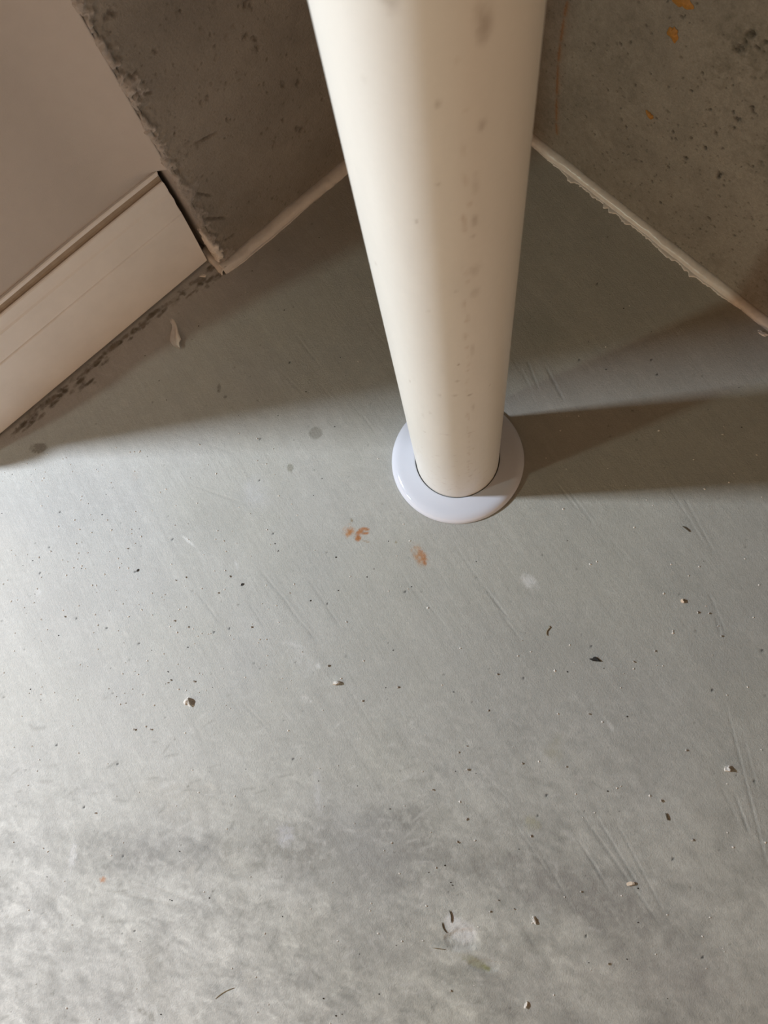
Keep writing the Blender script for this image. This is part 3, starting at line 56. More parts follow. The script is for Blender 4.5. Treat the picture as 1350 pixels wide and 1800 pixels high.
SCRATCHES = [(0.2428, 0.0032, 0.2655, -0.1488, 0.0007, 0.8), (0.242, -0.0786, 0.2521, -0.1164, 0.0009, 1.0), (0.2554, -0.0259, 0.2646, -0.0823, 0.0006, 0.5), (0.231, -0.0751, 0.244, -0.1076, 0.0006, 0.5), (0.0891, -0.0844, 0.169, -0.2012, 0.001, 0.8), (0.1122, -0.0995, 0.1515, -0.1683, 0.001, 1.0), (0.1326, -0.1094, 0.1681, -0.1823, 0.0009, 0.8), (0.0973, -0.1251, 0.1254, -0.1738, 0.0008, 0.7), (0.0923, -0.1201, 0.1162, -0.1569, 0.0007, 0.6), (0.0547, -0.1258, 0.0931, -0.1939, 0.0007, 0.5), (0.0341, -0.1058, 0.0739, -0.1653, 0.0006, 0.5), (0.014, 0.1209, 0.0389, 0.0853, 0.0009, 1.0), (0.0277, 0.0959, 0.0522, 0.0621, 0.0006, 0.6), (-0.0749, 0.1406, -0.0397, 0.0892, 0.0007, 0.6), (-0.06, 0.1222, -0.0223, 0.0744, 0.0006, 0.5), (-0.2261, 0.1435, -0.1808, 0.0909, 0.0009, 0.8), (-0.1966, 0.1062, -0.1589, 0.064, 0.0007, 0.6), (-0.2945, 0.12, -0.264, 0.0829, 0.0007, 0.6), (-0.2404, 0.1129, -0.2141, 0.0764, 0.0006, 0.6), (-0.1727, 0.1333, -0.135, 0.0785, 0.0007, 0.6), (-0.0145, 0.1637, 0.014, 0.1209, 0.0006, 0.5), (0.069, 0.3746, 0.0814, 0.3347, 0.0009, 1.0), (0.0885, 0.3668, 0.1076, 0.3214, 0.0011, 1.2), (0.0606, 0.3682, 0.0734, 0.3337, 0.0007, 0.7), (0.0523, 0.379, 0.0638, 0.3544, 0.0006, 0.6), (0.2013, 0.2379, 0.2394, 0.1579, 0.0006, 0.5), (0.2197, 0.2187, 0.2493, 0.1459, 0.0006, 0.5), (0.2376, 0.1113, 0.2499, 0.0715, 0.0007, 0.6), (0.2413, 0.0941, 0.2455, 0.066, 0.0006, 0.6), (0.1012, 0.2288, 0.1332, 0.1784, 0.0007, 0.6), (0.0897, 0.2354, 0.117, 0.1972, 0.0006, 0.6), (-0.132, 0.3366, -0.0996, 0.2945, 0.0006, 0.5), (-0.219, 0.3829, -0.1778, 0.3387, 0.0006, 0.5), (-0.1932, 0.4173, -0.1656, 0.3801, 0.0007, 0.6), (-0.1132, 0.4344, -0.0868, 0.397, 0.0006, 0.5), (-0.3362, 0.3042, -0.2543, 0.2737, 0.0006, 0.4), (-0.3119, 0.2423, -0.2386, 0.2137, 0.0006, 0.5), (-0.1343, 0.029, -0.0872, -0.0436, 0.0006, 0.4), (-0.2417, 0.0063, -0.2042, -0.0276, 0.0007, 0.6), (0.0082, -0.0644, 0.0372, -0.0954, 0.0006, 0.5), (-0.1101, -0.0546, -0.0761, -0.1074, 0.0006, 0.4), (-0.3851, -0.1761, -0.2837, -0.1942, 0.0007, 0.4), (-0.3442, -0.1673, -0.2754, -0.1889, 0.0009, 0.6)]
CRUMBS = [(-0.0078, -0.0603, 0.0021), (-0.0158, -0.0443, 0.0013), (-0.0078, -0.0383, 0.0013), (0.046, -0.0545, 0.0016), (0.0879, -0.0573, 0.0013), (-0.0423, -0.0797, 0.0016), (-0.0096, -0.1064, 0.0018), (-0.0189, -0.1271, 0.0018), (0.0512, -0.1203, 0.0017), (0.2019, -0.0413, 0.0018), (0.1742, -0.087, 0.0019), (0.2002, -0.1213, 0.0018), (0.0952, -0.1682, 0.0014), (0.0101, -0.1874, 0.0016), (0.0325, -0.1844, 0.0013), (0.1154, -0.2278, 0.0018), (-0.0281, -0.2551, 0.0016), (0.0179, -0.1774, 0.0013), (0.0248, 0.0312, 0.0018), (-0.0761, 0.0185, 0.0018), (0.1121, -0.0076, 0.0016), (0.0146, -0.0044, 0.0014), (0.159, 0.0427, 0.0016), (0.2252, 0.091, 0.0017), (0.236, 0.0897, 0.0016), (0.2451, 0.0671, 0.0014), (0.1807, 0.0532, 0.0014), (-0.1482, 0.0406, 0.0019), (-0.1123, 0.0051, 0.0016), (-0.2911, 0.0255, 0.002), (-0.3526, -0.0236, 0.0018), (-0.3167, 0.0268, 0.0016), (-0.3196, 0.0239, 0.0013), (-0.387, -0.1061, 0.0016), (-0.2556, 0.4772, 0.0018), (-0.3346, -0.0236, 0.0016), (-0.307, 0.1357, 0.0014), (-0.3183, 0.1328, 0.0014), (-0.2579, 0.1361, 0.0016), (-0.2696, 0.1183, 0.0014), (-0.3172, 0.089, 0.0016), (-0.3009, 0.0821, 0.0014), (-0.2316, 0.0813, 0.0016), (-0.4416, 0.0948, 0.0014), (-0.3765, 0.1695, 0.0014)]
DOTS = [(-0.3626, 0.1443), (-0.3657, 0.1431), (-0.3254, 0.1786), (-0.4689, 0.1729), (-0.4763, 0.1439), (-0.2436, 0.1271), (-0.3928, 0.0819), (-0.3548, 0.0651), (-0.2557, 0.0798), (-0.2724, 0.0764), (-0.1506, 0.1049), (0.0585, -0.1024), (-0.0679, 0.1163), (-0.1996, 0.384), (-0.2308, 0.2924), (-0.2295, 0.2435), (-0.4283, 0.0928), (-0.4367, -0.04), (-0.3368, -0.2144), (-0.3681, -0.0583), (-0.4004, -0.1008), (-0.1827, -0.0519), (-0.3543, -0.1464), (0.1191, 0.0581), (0.2827, 0.0529), (0.2318, 0.015), (0.0507, 0.0271), (0.0681, -0.0837), (0.2615, -0.0687), (0.0975, -0.2057), (0.1997, -0.2204), (-0.4605, 0.2135), (-0.2118, 0.1822), (0.0352, 0.2202), (0.1812, -0.1384), (0.152, 0.4622), (0.2032, 0.3662), (0.2077, 0.3485), (0.1263, 0.3702)]
DRIP = [[0.1629, 0.2025], [0.1615, 0.1832], [0.1608, 0.153], [0.1612, 0.1286], [0.1657, 0.0858], [0.1698, 0.051], [0.1733, 0.0331]]
PITS_B = [(0.344, 0.2782, 0.0056), (0.3419, 0.2699, 0.0035), (0.3534, 0.2719, 0.0028), (0.358, 0.2803, 0.0028), (0.318, 0.2132, 0.0028), (0.2975, 0.1617, 0.0028), (0.3693, 0.1387, 0.0042), (0.3687, 0.1332, 0.0035), (0.4, 0.1782, 0.0028), (0.3401, 0.2605, 0.007), (0.2556, 0.1652, 0.00175), (0.2271, 0.1378, 0.00175), (0.2002, 0.1771, 0.0014), (0.2398, 0.204, 0.00175), (0.2296, 0.1955, 0.00175), (0.2816, 0.2566, 0.00175), (0.222, 0.0727, 0.0021), (0.2577, 0.1115, 0.00175), (0.3127, 0.1991, 0.00175), (0.3009, 0.2051, 0.0021), (0.3096, 0.1373, 0.00175), (0.3137, 0.1399, 0.00175), (0.336, 0.1941, 0.00175), (0.3566, 0.2062, 0.00175), (0.3722, 0.2186, 0.00175), (0.3309, 0.127, 0.0028), (0.3051, 0.0686, 0.0021), (0.3787, 0.077, 0.00245), (0.4104, 0.0786, 0.00175), (0.3091, 0.1454, 0.00175), (0.2075, 0.0883, 0.0014), (0.3625, 0.2026, 0.0035), (0.3708, 0.222, 0.0028), (0.3459, 0.1535, 0.0028), (0.3783, 0.1122, 0.00175), (0.3946, 0.169, 0.00175)]
PITS_A = [(-0.2382, 0.2672, 0.0049), (-0.2334, 0.2657, 0.0035), (-0.2475, 0.2405, 0.0035), (-0.241, 0.232, 0.0035), (-0.2408, 0.2229, 0.0042), (-0.2554, 0.2572, 0.0028), (-0.2261, 0.1659, 0.0042), (-0.2088, 0.1544, 0.0035), (-0.2211, 0.0977, 0.0042), (-0.2245, 0.1032, 0.0035), (-0.2573, 0.1059, 0.0049), (-0.1861, 0.1515, 0.0021), (-0.1864, 0.1129, 0.00175), (-0.3646, 0.3151, 0.0021), (-0.3624, 0.3032, 0.0035), (-0.356, 0.2816, 0.0028), (-0.364, 0.2646, 0.0042), (-0.3316, 0.2645, 0.0014), (-0.2973, 0.3018, 0.0014), (-0.333, 0.2868, 0.0028), (-0.3505, 0.2043, 0.0021), (-0.3433, 0.1864, 0.0021), (-0.2388, 0.1281, 0.0028), (-0.3057, 0.214, 0.0035), (-0.3132, 0.213, 0.0028), (-0.3491, 0.174, 0.0021), (-0.3427, 0.1294, 0.00175), (-0.2106, 0.1024, 0.00175), (-0.2124, 0.1929, 0.0014), (-0.28, 0.2654, 0.0014), (-0.2829, 0.2429, 0.0021), (-0.2698, 0.2062, 0.00175), (-0.2961, 0.1766, 0.0021), (-0.3547, 0.3369, 0.0042), (-0.3499, 0.3351, 0.0028), (-0.3645, 0.1649, 0.0028)]
CRACKS_A = [(-0.3394, 0.179, -0.3096, 0.171), (-0.3602, 0.1252, -0.345, 0.1056), (-0.3655, 0.0866, -0.3417, 0.0641), (-0.3578, 0.0353, -0.3409, 0.0339), (-0.3604, 0.2617, -0.3507, 0.2552), (-0.3588, 0.2764, -0.363, 0.2859)]
PIPE_MARKS = [(-1.1204, 0.5929, 0.004, 0.0096, 0.35), (-1.1038, 0.5877, 0.0035, 0.006, 0.3), (-1.7954, 0.6048, 0.0045, 0.006, 0.35), (-1.5044, 0.5614, 0.0015, 0.0018, 0.5), (-1.1168, 0.5439, 0.002, 0.0036, 0.35), (-1.7999, 0.4905, 0.00125, 0.0009, 0.9), (-1.1872, 0.4849, 0.002, 0.0054, 0.35), (-1.1991, 0.4731, 0.0015, 0.0018, 0.3), (-1.1779, 0.511, 0.002, 0.0084, 0.2), (-1.1828, 0.4435, 0.0035, 0.0072, 0.22), (-1.1805, 0.4207, 0.0035, 0.006, 0.2), (-1.2642, 0.2811, 0.002, 0.0012, 0.85), (-1.4225, 0.3363, 0.001, 0.00072, 0.8), (-1.4585, 0.3104, 0.0015, 0.0018, 0.4), (-1.5052, 0.286, 0.002, 0.0018, 0.35), (-1.2167, 0.3523, 0.0015, 0.0096, 0.25), (-1.2047, 0.2555, 0.0015, 0.0084, 0.25), (-1.2949, 0.1668, 0.0015, 0.0024, 0.4), (-1.2989, 0.1266, 0.002, 0.0036, 0.35), (-1.2695, 0.2019, 0.004, 0.0012, 0.35), (-1.7321, 0.204, 0.0045, 0.0009, 0.4), (-1.7517, 0.2857, 0.001, 0.0036, 0.3), (-2.1506, 0.1942, 0.001, 0.0009, 0.6), (-2.2863, 0.2898, 0.0005, 0.003, 0.4), (-0.8808, 0.2789, 0.001, 0.0012, 0.5), (-1.9614, 0.2464, 0.0005, 0.0036, 0.35), (-2.1254, 0.2325, 0.0005, 0.0072, 0.3), (-1.2647, 0.0796, 0.0025, 0.0048, 0.25), (-2.1379, 0.5688, 0.0015, 0.0024, 0.15), (-1.5514, 0.5165, 0.001, 0.0012, 0.4), (-2.5315, 0.4294, 0.00075, 0.0018, 0.4), (-1.416, 0.4279, 0.001, 0.0012, 0.4), (-1.7851, 0.4072, 0.001, 0.0012, 0.4), (-2.9236, 0.338, 0.001, 0.0018, 0.4)]
ANG_A = math.radians(41.6)      # concrete and drywall on the left
ANG_B = math.radians(-47.0)     # concrete wall on the right
PIPE = (-0.0098, 0.2588)
PIPE_R = 0.0442
STEP_S = -0.3735                # where the left concrete ends in a step
DRY_Y = 0.0345                  # drywall lies this far behind the concrete face
WALL_TOP = 2.4
rng = np.random.default_rng(11)


# ------------------------------------------------------------------ numpy noise
def _hash(ix, iy, seed):
    h = (ix.astype(np.int64) * 374761393 + iy.astype(np.int64) * 668265263 + seed * 974634777) & 0xFFFFFFFF
    h = ((h ^ (h >> 13)) * 1274126177) & 0xFFFFFFFF
    h = h ^ (h >> 16)
    return (h & 0xFFFFFF) / float(0xFFFFFF)


def vnoise(x, y, seed=0):
    x0 = np.floor(x); y0 = np.floor(y)
    fx = x - x0; fy = y - y0
    fx = fx * fx * (3 - 2 * fx); fy = fy * fy * (3 - 2 * fy)
    a = _hash(x0, y0, seed); b = _hash(x0 + 1, y0, seed)
    c = _hash(x0, y0 + 1, seed); d = _hash(x0 + 1, y0 + 1, seed)
    return (a + (b - a) * fx) * (1 - fy) + (c + (d - c) * fx) * fy


def fbm(x, y, seed=0, octaves=4):
    s = 0.0; amp = 0.5; tot = 0.0
    for k in range(octaves):
        s = s + amp * vnoise(x * 2 ** k + 17.3 * k, y * 2 ** k - 9.1 * k, seed + k)
        tot += amp; amp *= 0.55
    return s / tot


def sstep(a, b, x):
    t = np.clip((x - a) / (b - a), 0, 1)
    return t * t * (3 - 2 * t)


# ------------------------------------------------------------------ mesh helpers
def spaced(lo, hi, a, b, step, coarse, m_lo=None, m_hi=None, m_step=0.005):
    """coordinates that run fine between a and b, medium out to m_lo and m_hi, and coarse beyond"""
    m_lo = a if m_lo is None else m_lo
    m_hi = b if m_hi is None else m_hi

    def run(p, q, st):
        return np.linspace(p, q, max(2, int(math.ceil((q - p) / st)) + 1)) if q > p + 1e-9 else np.array([p])
    parts = [run(lo, m_lo, coarse)[:-1] if lo < m_lo else [], run(m_lo, a, m_step)[:-1] if m_lo < a else [], run(a, b, step),
             run(b, m_hi, m_step)[1:] if m_hi > b else [], run(m_hi, hi, coarse)[1:] if hi > m_hi else []]
    return np.concatenate(parts)


def fade(x, lo, hi, m=0.05):
    """1 between lo and hi, falling to 0 where the mesh gets too coarse to carry detail"""
    return sstep(lo, lo + m, x) * (1 - sstep(hi - m, hi, x))


def grid_object(name, P, colour, mat, back=None, keep=None):
    """one mesh from a (nu, nv, 3) array of points; back = a vector that gives the sheet its thickness"""
    nu, nv = P.shape[:2]
    co = P.reshape(-1, 3)
    idx = np.arange(nu * nv).reshape(nu, nv)
    q = np.stack([idx[:-1, :-1], idx[1:, :-1], idx[1:, 1:], idx[:-1, 1:]], -1)
    if keep is not None:
        q = q[keep]
    q = q.reshape(-1, 4)
    if back is not None:
        rim = np.concatenate([idx[:, 0], idx[-1, 1:], idx[-2::-1, -1], idx[0, -2:0:-1]])
        n0 = len(co)
        co = np.concatenate([co, co[rim] + np.asarray(back)])
        k = len(rim)
        b = n0 + np.arange(k)
        nx = np.roll(np.arange(k), -1)
        side = np.stack([rim, b, b[nx], rim[nx]], -1)
        q = np.concatenate([q, side])
        if colour is not None:
            colour = np.concatenate([colour.reshape(-1, 4), colour.reshape(-1, 4)[rim]])
    me = bpy.data.meshes.new(name)
    me.vertices.add(len(co))
    me.vertices.foreach_set('co', co.astype(np.float32).ravel())
    me.loops.add(q.size)
    me.loops.foreach_set('vertex_index', q.astype(np.int32).ravel())
    me.polygons.add(len(q))
    me.polygons.foreach_set('loop_start', (np.arange(len(q)) * 4).astype(np.int32))
    me.polygons.foreach_set('loop_total', np.full(len(q), 4, np.int32))
    me.polygons.foreach_set('use_smooth', np.ones(len(q), bool))
    me.update()
    me.validate()
    if colour is not None:
        at = me.color_attributes.new('paint', 'FLOAT_COLOR', 'POINT')
        at.data.foreach_set('color', colour.astype(np.float32).ravel())
    me.materials.append(mat)
    o = bpy.data.objects.new(name, me)
    COL.objects.link(o)
    return o


def bm_object(name, bm, mat, parent=None, smooth=True):
    me = bpy.data.meshes.new(name)
    bmesh.ops.recalc_face_normals(bm, faces=bm.faces)
    bm.to_mesh(me); bm.free()
    if smooth:
        for p in me.polygons:
            p.use_smooth = True
    me.materials.append(mat)
    o = bpy.data.objects.new(name, me)
    COL.objects.link(o)
    if parent is not None:
        o.parent = parent
    return o


def tag(o, label, cat, group=None, kind=None):
    o['label'] = label
    o['category'] = cat
    if group:
        o['group'] = group
    if kind:
        o['kind'] = kind
    return o


def structure(o, label=None):
    o['kind'] = 'structure'
    if label:
        o['label'] = label
    return o


def wall_frame(o, ang):
    """local x runs along the wall, local y into it"""
    o.location = (CORNER[0], CORNER[1], 0)
    o.rotation_euler = (0, 0, ang)
    return o


def wall_point(ang, s, y, z=0.0):
    u = (math.cos(ang), math.sin(ang)); n = (-math.sin(ang), math.cos(ang))
    return (CORNER[0] + u[0] * s + n[0] * y, CORNER[1] + u[1] * s + n[1] * y, z)


# ------------------------------------------------------------------ materials
def new_mat(name, rough=0.6, spec=0.4):
    m = bpy.data.materials.new(name)
    m.use_nodes = True
    nt = m.node_tree
    b = nt.nodes['Principled BSDF']
    b.inputs['Roughness'].default_value = rough
    b.inputs['Specular IOR Level'].default_value = spec
    return m, nt, b


def noise_node(nt, scale, detail=4.0, rough=0.6, coord='Object', vec_scale=None, rot=0.0):
    tc = nt.nodes.new('ShaderNodeTexCoord')
    n = nt.nodes.new('ShaderNodeTexNoise')
    n.inputs['Scale'].default_value = scale
    n.inputs['Detail'].default_value = detail
    n.inputs['Roughness'].default_value = rough
    src = tc.outputs[coord]
    if vec_scale is not None or rot:
        mp = nt.nodes.new('ShaderNodeMapping')
        mp.vector_type = 'TEXTURE'
        mp.inputs['Rotation'].default_value = (0, 0, rot)
        mp.inputs['Scale'].default_value = vec_scale or (1, 1, 1)
        nt.links.new(src, mp.inputs['Vector'])
        src = mp.outputs['Vector']
    nt.links.new(src, n.inputs['Vector'])
    return n.outputs['Fac']


def ramp(nt, src, lo, hi, a, b):
    r = nt.nodes.new('ShaderNodeMapRange')
    r.inputs['From Min'].default_value = lo
    r.inputs['From Max'].default_value = hi
    r.inputs['To Min'].default_value = a
    r.inputs['To Max'].default_value = b
    nt.links.new(src, r.inputs['Value'])
    return r.outputs['Result']


def math_node(nt, op, a, b):
    n = nt.nodes.new('ShaderNodeMath')
    n.operation = op
    for k, v in enumerate((a, b)):
        if isinstance(v, (int, float)):
            n.inputs[k].default_value = v
        else:
            nt.links.new(v, n.inputs[k])
    return n.outputs[0]


def scale_colour(nt, col, fac):
    n = nt.nodes.new('ShaderNodeVectorMath')
    n.operation = 'SCALE'
    nt.links.new(col, n.inputs[0])
    nt.links.new(fac, n.inputs['Scale'])
    return n.outputs['Vector']


def bump(nt, b, height, strength, distance):
    n = nt.nodes.new('ShaderNodeBump')
    n.inputs['Strength'].default_value = strength
    n.inputs['Distance'].default_value = distance
    nt.links.new(height, n.inputs['Height'])
    nt.links.new(n.outputs['Normal'], b.inputs['Normal'])


def painted_mat(name, rough, spec, grain, grain_amt, bump_scale, bump_dist, streak=None):
    """colour from the mesh's own paint attribute, fine grain from noise"""
    m, nt, b = new_mat(name, rough, spec)
    at = nt.nodes.new('ShaderNodeAttribute')
    at.attribute_name = 'paint'
    g = ramp(nt, noise_node(nt, grain, 6, 0.7), 0.3, 0.7, 1 - grain_amt, 1 + grain_amt)
    h = noise_node(nt, bump_scale, 5, 0.65)
    if streak:
        st = noise_node(nt, streak[0], 4, 0.6, vec_scale=(streak[1], 1, 1), rot=streak[2])
        g = math_node(nt, 'MULTIPLY', g, ramp(nt, st, 0.3, 0.7, 1 - streak[3], 1 + streak[3]))
        h = math_node(nt, 'ADD', h, math_node(nt, 'MULTIPLY', st, streak[4]))
    nt.links.new(scale_colour(nt, at.outputs['Color'], g), b.inputs['Base Color'])
    bump(nt, b, h, 1.0, bump_dist)
    return m


def plain_mat(name, colour, rough=0.5, spec=0.4, grain=120, amt=0.05, bdist=0.0, bscale=200):
    m, nt, b = new_mat(name, rough, spec)
    rgb = nt.nodes.new('ShaderNodeRGB')
    rgb.outputs[0].default_value = (*colour, 1)
    g = ramp(nt, noise_node(nt, grain, 4, 0.6), 0.3, 0.7, 1 - amt, 1 + amt)
    nt.links.new(scale_colour(nt, rgb.outputs[0], g), b.inputs['Base Color'])
    if bdist:
        bump(nt, b, noise_node(nt, bscale, 4, 0.6), 1.0, bdist)
    return m


M_FLOOR = painted_mat('trowelled_concrete', 0.62, 0.35, 420, 0.07, 700, 0.0005, streak=(260, 9.0, math.radians(-57), 0.035, 0.5))
M_WALL = painted_mat('pitted_concrete', 0.85, 0.25, 520, 0.16, 600, 0.0011)
M_WALL_A = painted_mat('rough_concrete', 0.85, 0.25, 420, 0.10, 420, 0.0010)
M_DRY = plain_mat('painted_drywall', (0.535, 0.495, 0.465), 0.7, 0.3, 60, 0.02, 0.00025, 700)
M_BASE = plain_mat('baseboard_paint', (0.86, 0.845, 0.83), 0.42, 0.4, 30, 0.035, 0.00008, 300)
M_CAULK = plain_mat('white_caulk', (0.74, 0.71, 0.68), 0.26, 0.5, 160, 0.05, 0.0005, 120)
M_PIPE = painted_mat('ivory_plastic_pipe', 0.34, 0.45, 300, 0.012, 90, 0.00005)
M_FLANGE = plain_mat('white_gloss_plastic', (0.70, 0.735, 0.83), 0.12, 0.5, 20, 0.01)
M_PLASTER = plain_mat('plaster', (0.80, 0.78, 0.74), 0.8, 0.2, 900, 0.08, 0.0008, 900)
M_TAN = plain_mat('tan_plaster', (0.70, 0.58, 0.46), 0.8, 0.2, 900, 0.08, 0.0006, 900)
M_FLAKE = plain_mat('paint_film', (0.86, 0.82, 0.77), 0.5, 0.35, 200, 0.05, 0.0003, 300)
M_WOOD = plain_mat('dark_splinter', (0.10, 0.085, 0.06), 0.7, 0.2, 900, 0.2)
M_STRAW = plain_mat('straw', (0.26, 0.22, 0.15), 0.7, 0.2, 900, 0.2)
M_BLACK = plain_mat('dark_grit', (0.035, 0.033, 0.030), 0.7, 0.2, 900, 0.2)
M_CEIL_BLOCK = plain_mat('ceiling_blocker_wood', (0.20, 0.13, 0.075), 0.8, 0.2, 12, 0.15)
M_DUST = plain_mat('dusty_ledge', (0.40, 0.33, 0.26), 0.8, 0.2, 90, 0.12)
M_FOAM = plain_mat('orange_resin', (0.38, 0.18, 0.035), 0.45, 0.4, 500, 0.18, 0.0008, 500)


# ------------------------------------------------------------------ painting on tensor grids
class Canvas:
    def __init__(self, xs, ys, base):
        self.xs, self.ys = xs, ys
        self.c = base

    def window(self, x0, x1, y0, y1):
        i0, i1 = np.searchsorted(self.xs, (x0, x1)); j0, j1 = np.searchsorted(self.ys, (y0, y1))
        X, Y = np.meshgrid(self.xs[i0:i1], self.ys[j0:j1], indexing='ij')
        return (slice(i0, i1), slice(j0, j1)), X, Y

    def ellipse(self, cx, cy, rx, ry, ang, col, alpha, soft, rag, seed=0):
        m = max(rx, ry) * (1.3 + rag)
        sl, X, Y = self.window(cx - m, cx + m, cy - m, cy + m)
        if X.size == 0:
            return sl, np.zeros_like(X)
        dx, dy = X - cx, Y - cy
        u = (dx * math.cos(ang) + dy * math.sin(ang)) / max(rx, 1e-5)
        v = (-dx * math.sin(ang) + dy * math.cos(ang)) / max(ry, 1e-5)
        f = 2.6 / max(min(rx, ry), 0.004)
        d = np.sqrt(u * u + v * v) + rag * 1.1 * (fbm(X * f, Y * f, seed + 3, 4) - 0.5)
        k = alpha * (1 - sstep(1 - soft, 1 + soft * 0.4, d))
        if rag > 0.55 and max(rx, ry) > 0.0022:                                       # worn, broken-up marks
            k = k * (1 - min(1.0, rag) * 0.75 * (1 - sstep(0.33, 0.58, fbm(X * 230, Y * 230, seed + 11, 3))))
        self.c[sl][..., :3] += (np.array(col) - self.c[sl][..., :3]) * k[..., None]
        return sl, k

    def line(self, x0, y0, x1, y1, hw, col, alpha):
        m = hw * 5
        sl, X, Y = self.window(min(x0, x1) - m, max(x0, x1) + m, min(y0, y1) - m, max(y0, y1) + m)
        if X.size == 0:
            return sl, np.zeros_like(X)
        L2 = (x1 - x0) ** 2 + (y1 - y0) ** 2
        t = np.clip(((X - x0) * (x1 - x0) + (Y - y0) * (y1 - y0)) / L2, 0, 1)
        wob = (vnoise(t * 9, t * 0 + x0 * 50, 5) - 0.5) * hw * 2
        d = np.hypot(X - x0 - t * (x1 - x0), Y - y0 - t * (y1 - y0)) + wob * 0.3
        k = np.exp(-(d / hw) ** 2) * np.minimum(1, 5 * t + 0.1) * np.minimum(1, 5 * (1 - t) + 0.1)
        self.c[sl][..., :3] += (np.array(col) - self.c[sl][..., :3]) * (k * alpha)[..., None]
        return sl, k


# ------------------------------------------------------------------ floor
def build_floor():
    xs = spaced(-7.0, 6.0, -0.60, 0.36, 0.0013, 0.2, -1.25, 0.95)
    ys = spaced(-7.0, 1.2, -0.33, 0.72, 0.0013, 0.2, -0.95, 0.78)
    X, Y = np.meshgrid(xs, ys, indexing='ij')
    base = np.zeros(X.shape + (4,)); base[..., 3] = 1
    b = np.array((0.435, 0.430, 0.393))
    n1 = fbm(X * 7, Y * 7, 1, 4) - 0.5
    n2 = fbm(X * 26, Y * 26, 9, 4) - 0.5
    # trowel direction streaks
    a = math.radians(-57)
    U = X * math.cos(a) + Y * math.sin(a); V = -X * math.sin(a) + Y * math.cos(a)
    n3 = fbm(U * 9, V * 90, 21, 3) - 0.5
    cloudy = 1 - sstep(-0.24, 0.06, Y + 0.16 * n1)          # the worn, mottled part of the slab
    n4 = fbm(X * 60 + n2 * 3, Y * 60 + n1 * 3, 33, 5) - 0.5
    f = 1 + 0.16 * n1 + 0.10 * n2 + 0.09 * n3 + cloudy * (0.11 + 0.46 * n4 + 0.26 * n2 + 0.16 * n3)  # mottling, plus a lift of the worn part in place of lamp light
    sw = math.radians(-18)
    U2 = X * math.cos(sw) + Y * math.sin(sw) + 0.02 * n2; V2 = -X * math.sin(sw) + Y * math.cos(sw) + 0.03 * n1
    brushed = fbm(U2 * 45, V2 * 170, 81, 4) - 0.5
    fleck = sstep(0.53, 0.70, fbm(U2 * 110, V2 * 210, 83, 5))
    dark = sstep(0.58, 0.74, fbm(X * 70, Y * 70 + 2 * n2, 85, 5))
    fine = fbm(X * 330, Y * 330, 87, 3) - 0.5
    worn = cloudy * (0.45 + 0.55 * (1 - sstep(-0.1, 0.25, X)))
    f = f + 0.05 * fine + worn * (-0.01 + 0.55 * brushed + 0.18 * fleck - 0.13 * dark + 0.28 * fine) + (1 - cloudy) * 0.05 * fleck
    near = fade(X, -1.25, 0.95, 0.15) * fade(Y, -0.95, 1.3, 0.15)
    f = 1 + (f - 1) * near
    base[..., :3] = b * f[..., None]
    base[..., 2] *= 1 - 0.06 * n1
    pale_falloff = (1 - sstep(-0.42, 0.05, X + 0.25 * n1))[..., None]                           # left slab paler: lamp falloff painted in, over some pale dust
    base[..., :3] *= 1 + pale_falloff * np.array((0.21, 0.225, 0.30))
    h = 0.0006 * (fbm(X * 14, Y * 14, 41, 3) - 0.5) + 0.00016 * n3 + 0.00022 * (fbm(X * 150, Y * 150, 51, 3) - 0.5)
    h = h * near * (0.35 + 0.65 * fade(X, -0.62, 0.38, 0.03) * fade(Y, -0.35, 0.9, 0.03))
    cv = Canvas(xs, ys, base)
    for i, (cx, cy, rx, ry, ang, col, al, soft, rag) in enumerate(MARKS):
        cv.ellipse(cx, cy, rx, ry, ang, col, al, soft, rag, seed=i * 7)
    for (x0, y0, x1, y1, hw, k) in SCRATCHES:
        sl, m = cv.line(x0, y0, x1, y1, max(hw, 0.0009), (0.25, 0.24, 0.215), 0.42 * k)
        h[sl] -= 0.0006 * k * m
        ox, oy = (y1 - y0), -(x1 - x0)
        L = math.hypot(ox, oy)
        sl, m = cv.line(x0 - ox / L * 0.0018, y0 - oy / L * 0.0018, x1 - ox / L * 0.0018, y1 - oy / L * 0.0018, 0.0010, (0.52, 0.51, 0.48), 0.22 * k)
        h[sl] += 0.0003 * k * m
    for i in range(240):                                     # faint finer scratches along the trowel sweep
        x = rng.uniform(-0.55, 0.33); y = rng.uniform(-0.30, 0.45)
        aa = math.radians(rng.normal(-57, 7)); L = rng.uniform(0.008, 0.05)
        k = rng.uniform(0.1, 0.5)
        sl, m = cv.line(x, y, x + L * math.cos(aa), y + L * math.sin(aa), 0.0008, (0.30, 0.29, 0.26) if rng.random() < 0.5 else (0.56, 0.55, 0.52), 0.3 * k)
        h[sl] -= 0.0003 * k * m
    for i in range(900):                                     # short pale and dark curls in the worn part
        x = rng.uniform(-0.56, 0.12); y = rng.uniform(-0.32, 0.03)
        if rng.random() < (y + 0.08) * 8 or rng.random() < x * 4:
            continue
        aa = rng.normal(0.25, 0.55) if x < -0.05 else rng.normal(-0.9, 0.4); L = rng.uniform(0.004, 0.020)
        pale = rng.random() < 0.65
        cv.line(x, y, x + L * math.cos(aa), y + L * math.sin(aa), rng.uniform(0.0008, 0.0017), (0.66, 0.655, 0.63) if pale else (0.27, 0.265, 0.24), rng.uniform(0.06, 0.42))
    for (x, y) in DOTS:
        sl, m = cv.ellipse(x, y, 0.0015, 0.0011, 1.0, (0.06, 0.055, 0.05), 1.0, 0.6, 0.3)
        h[sl] -= 0.0006 * m
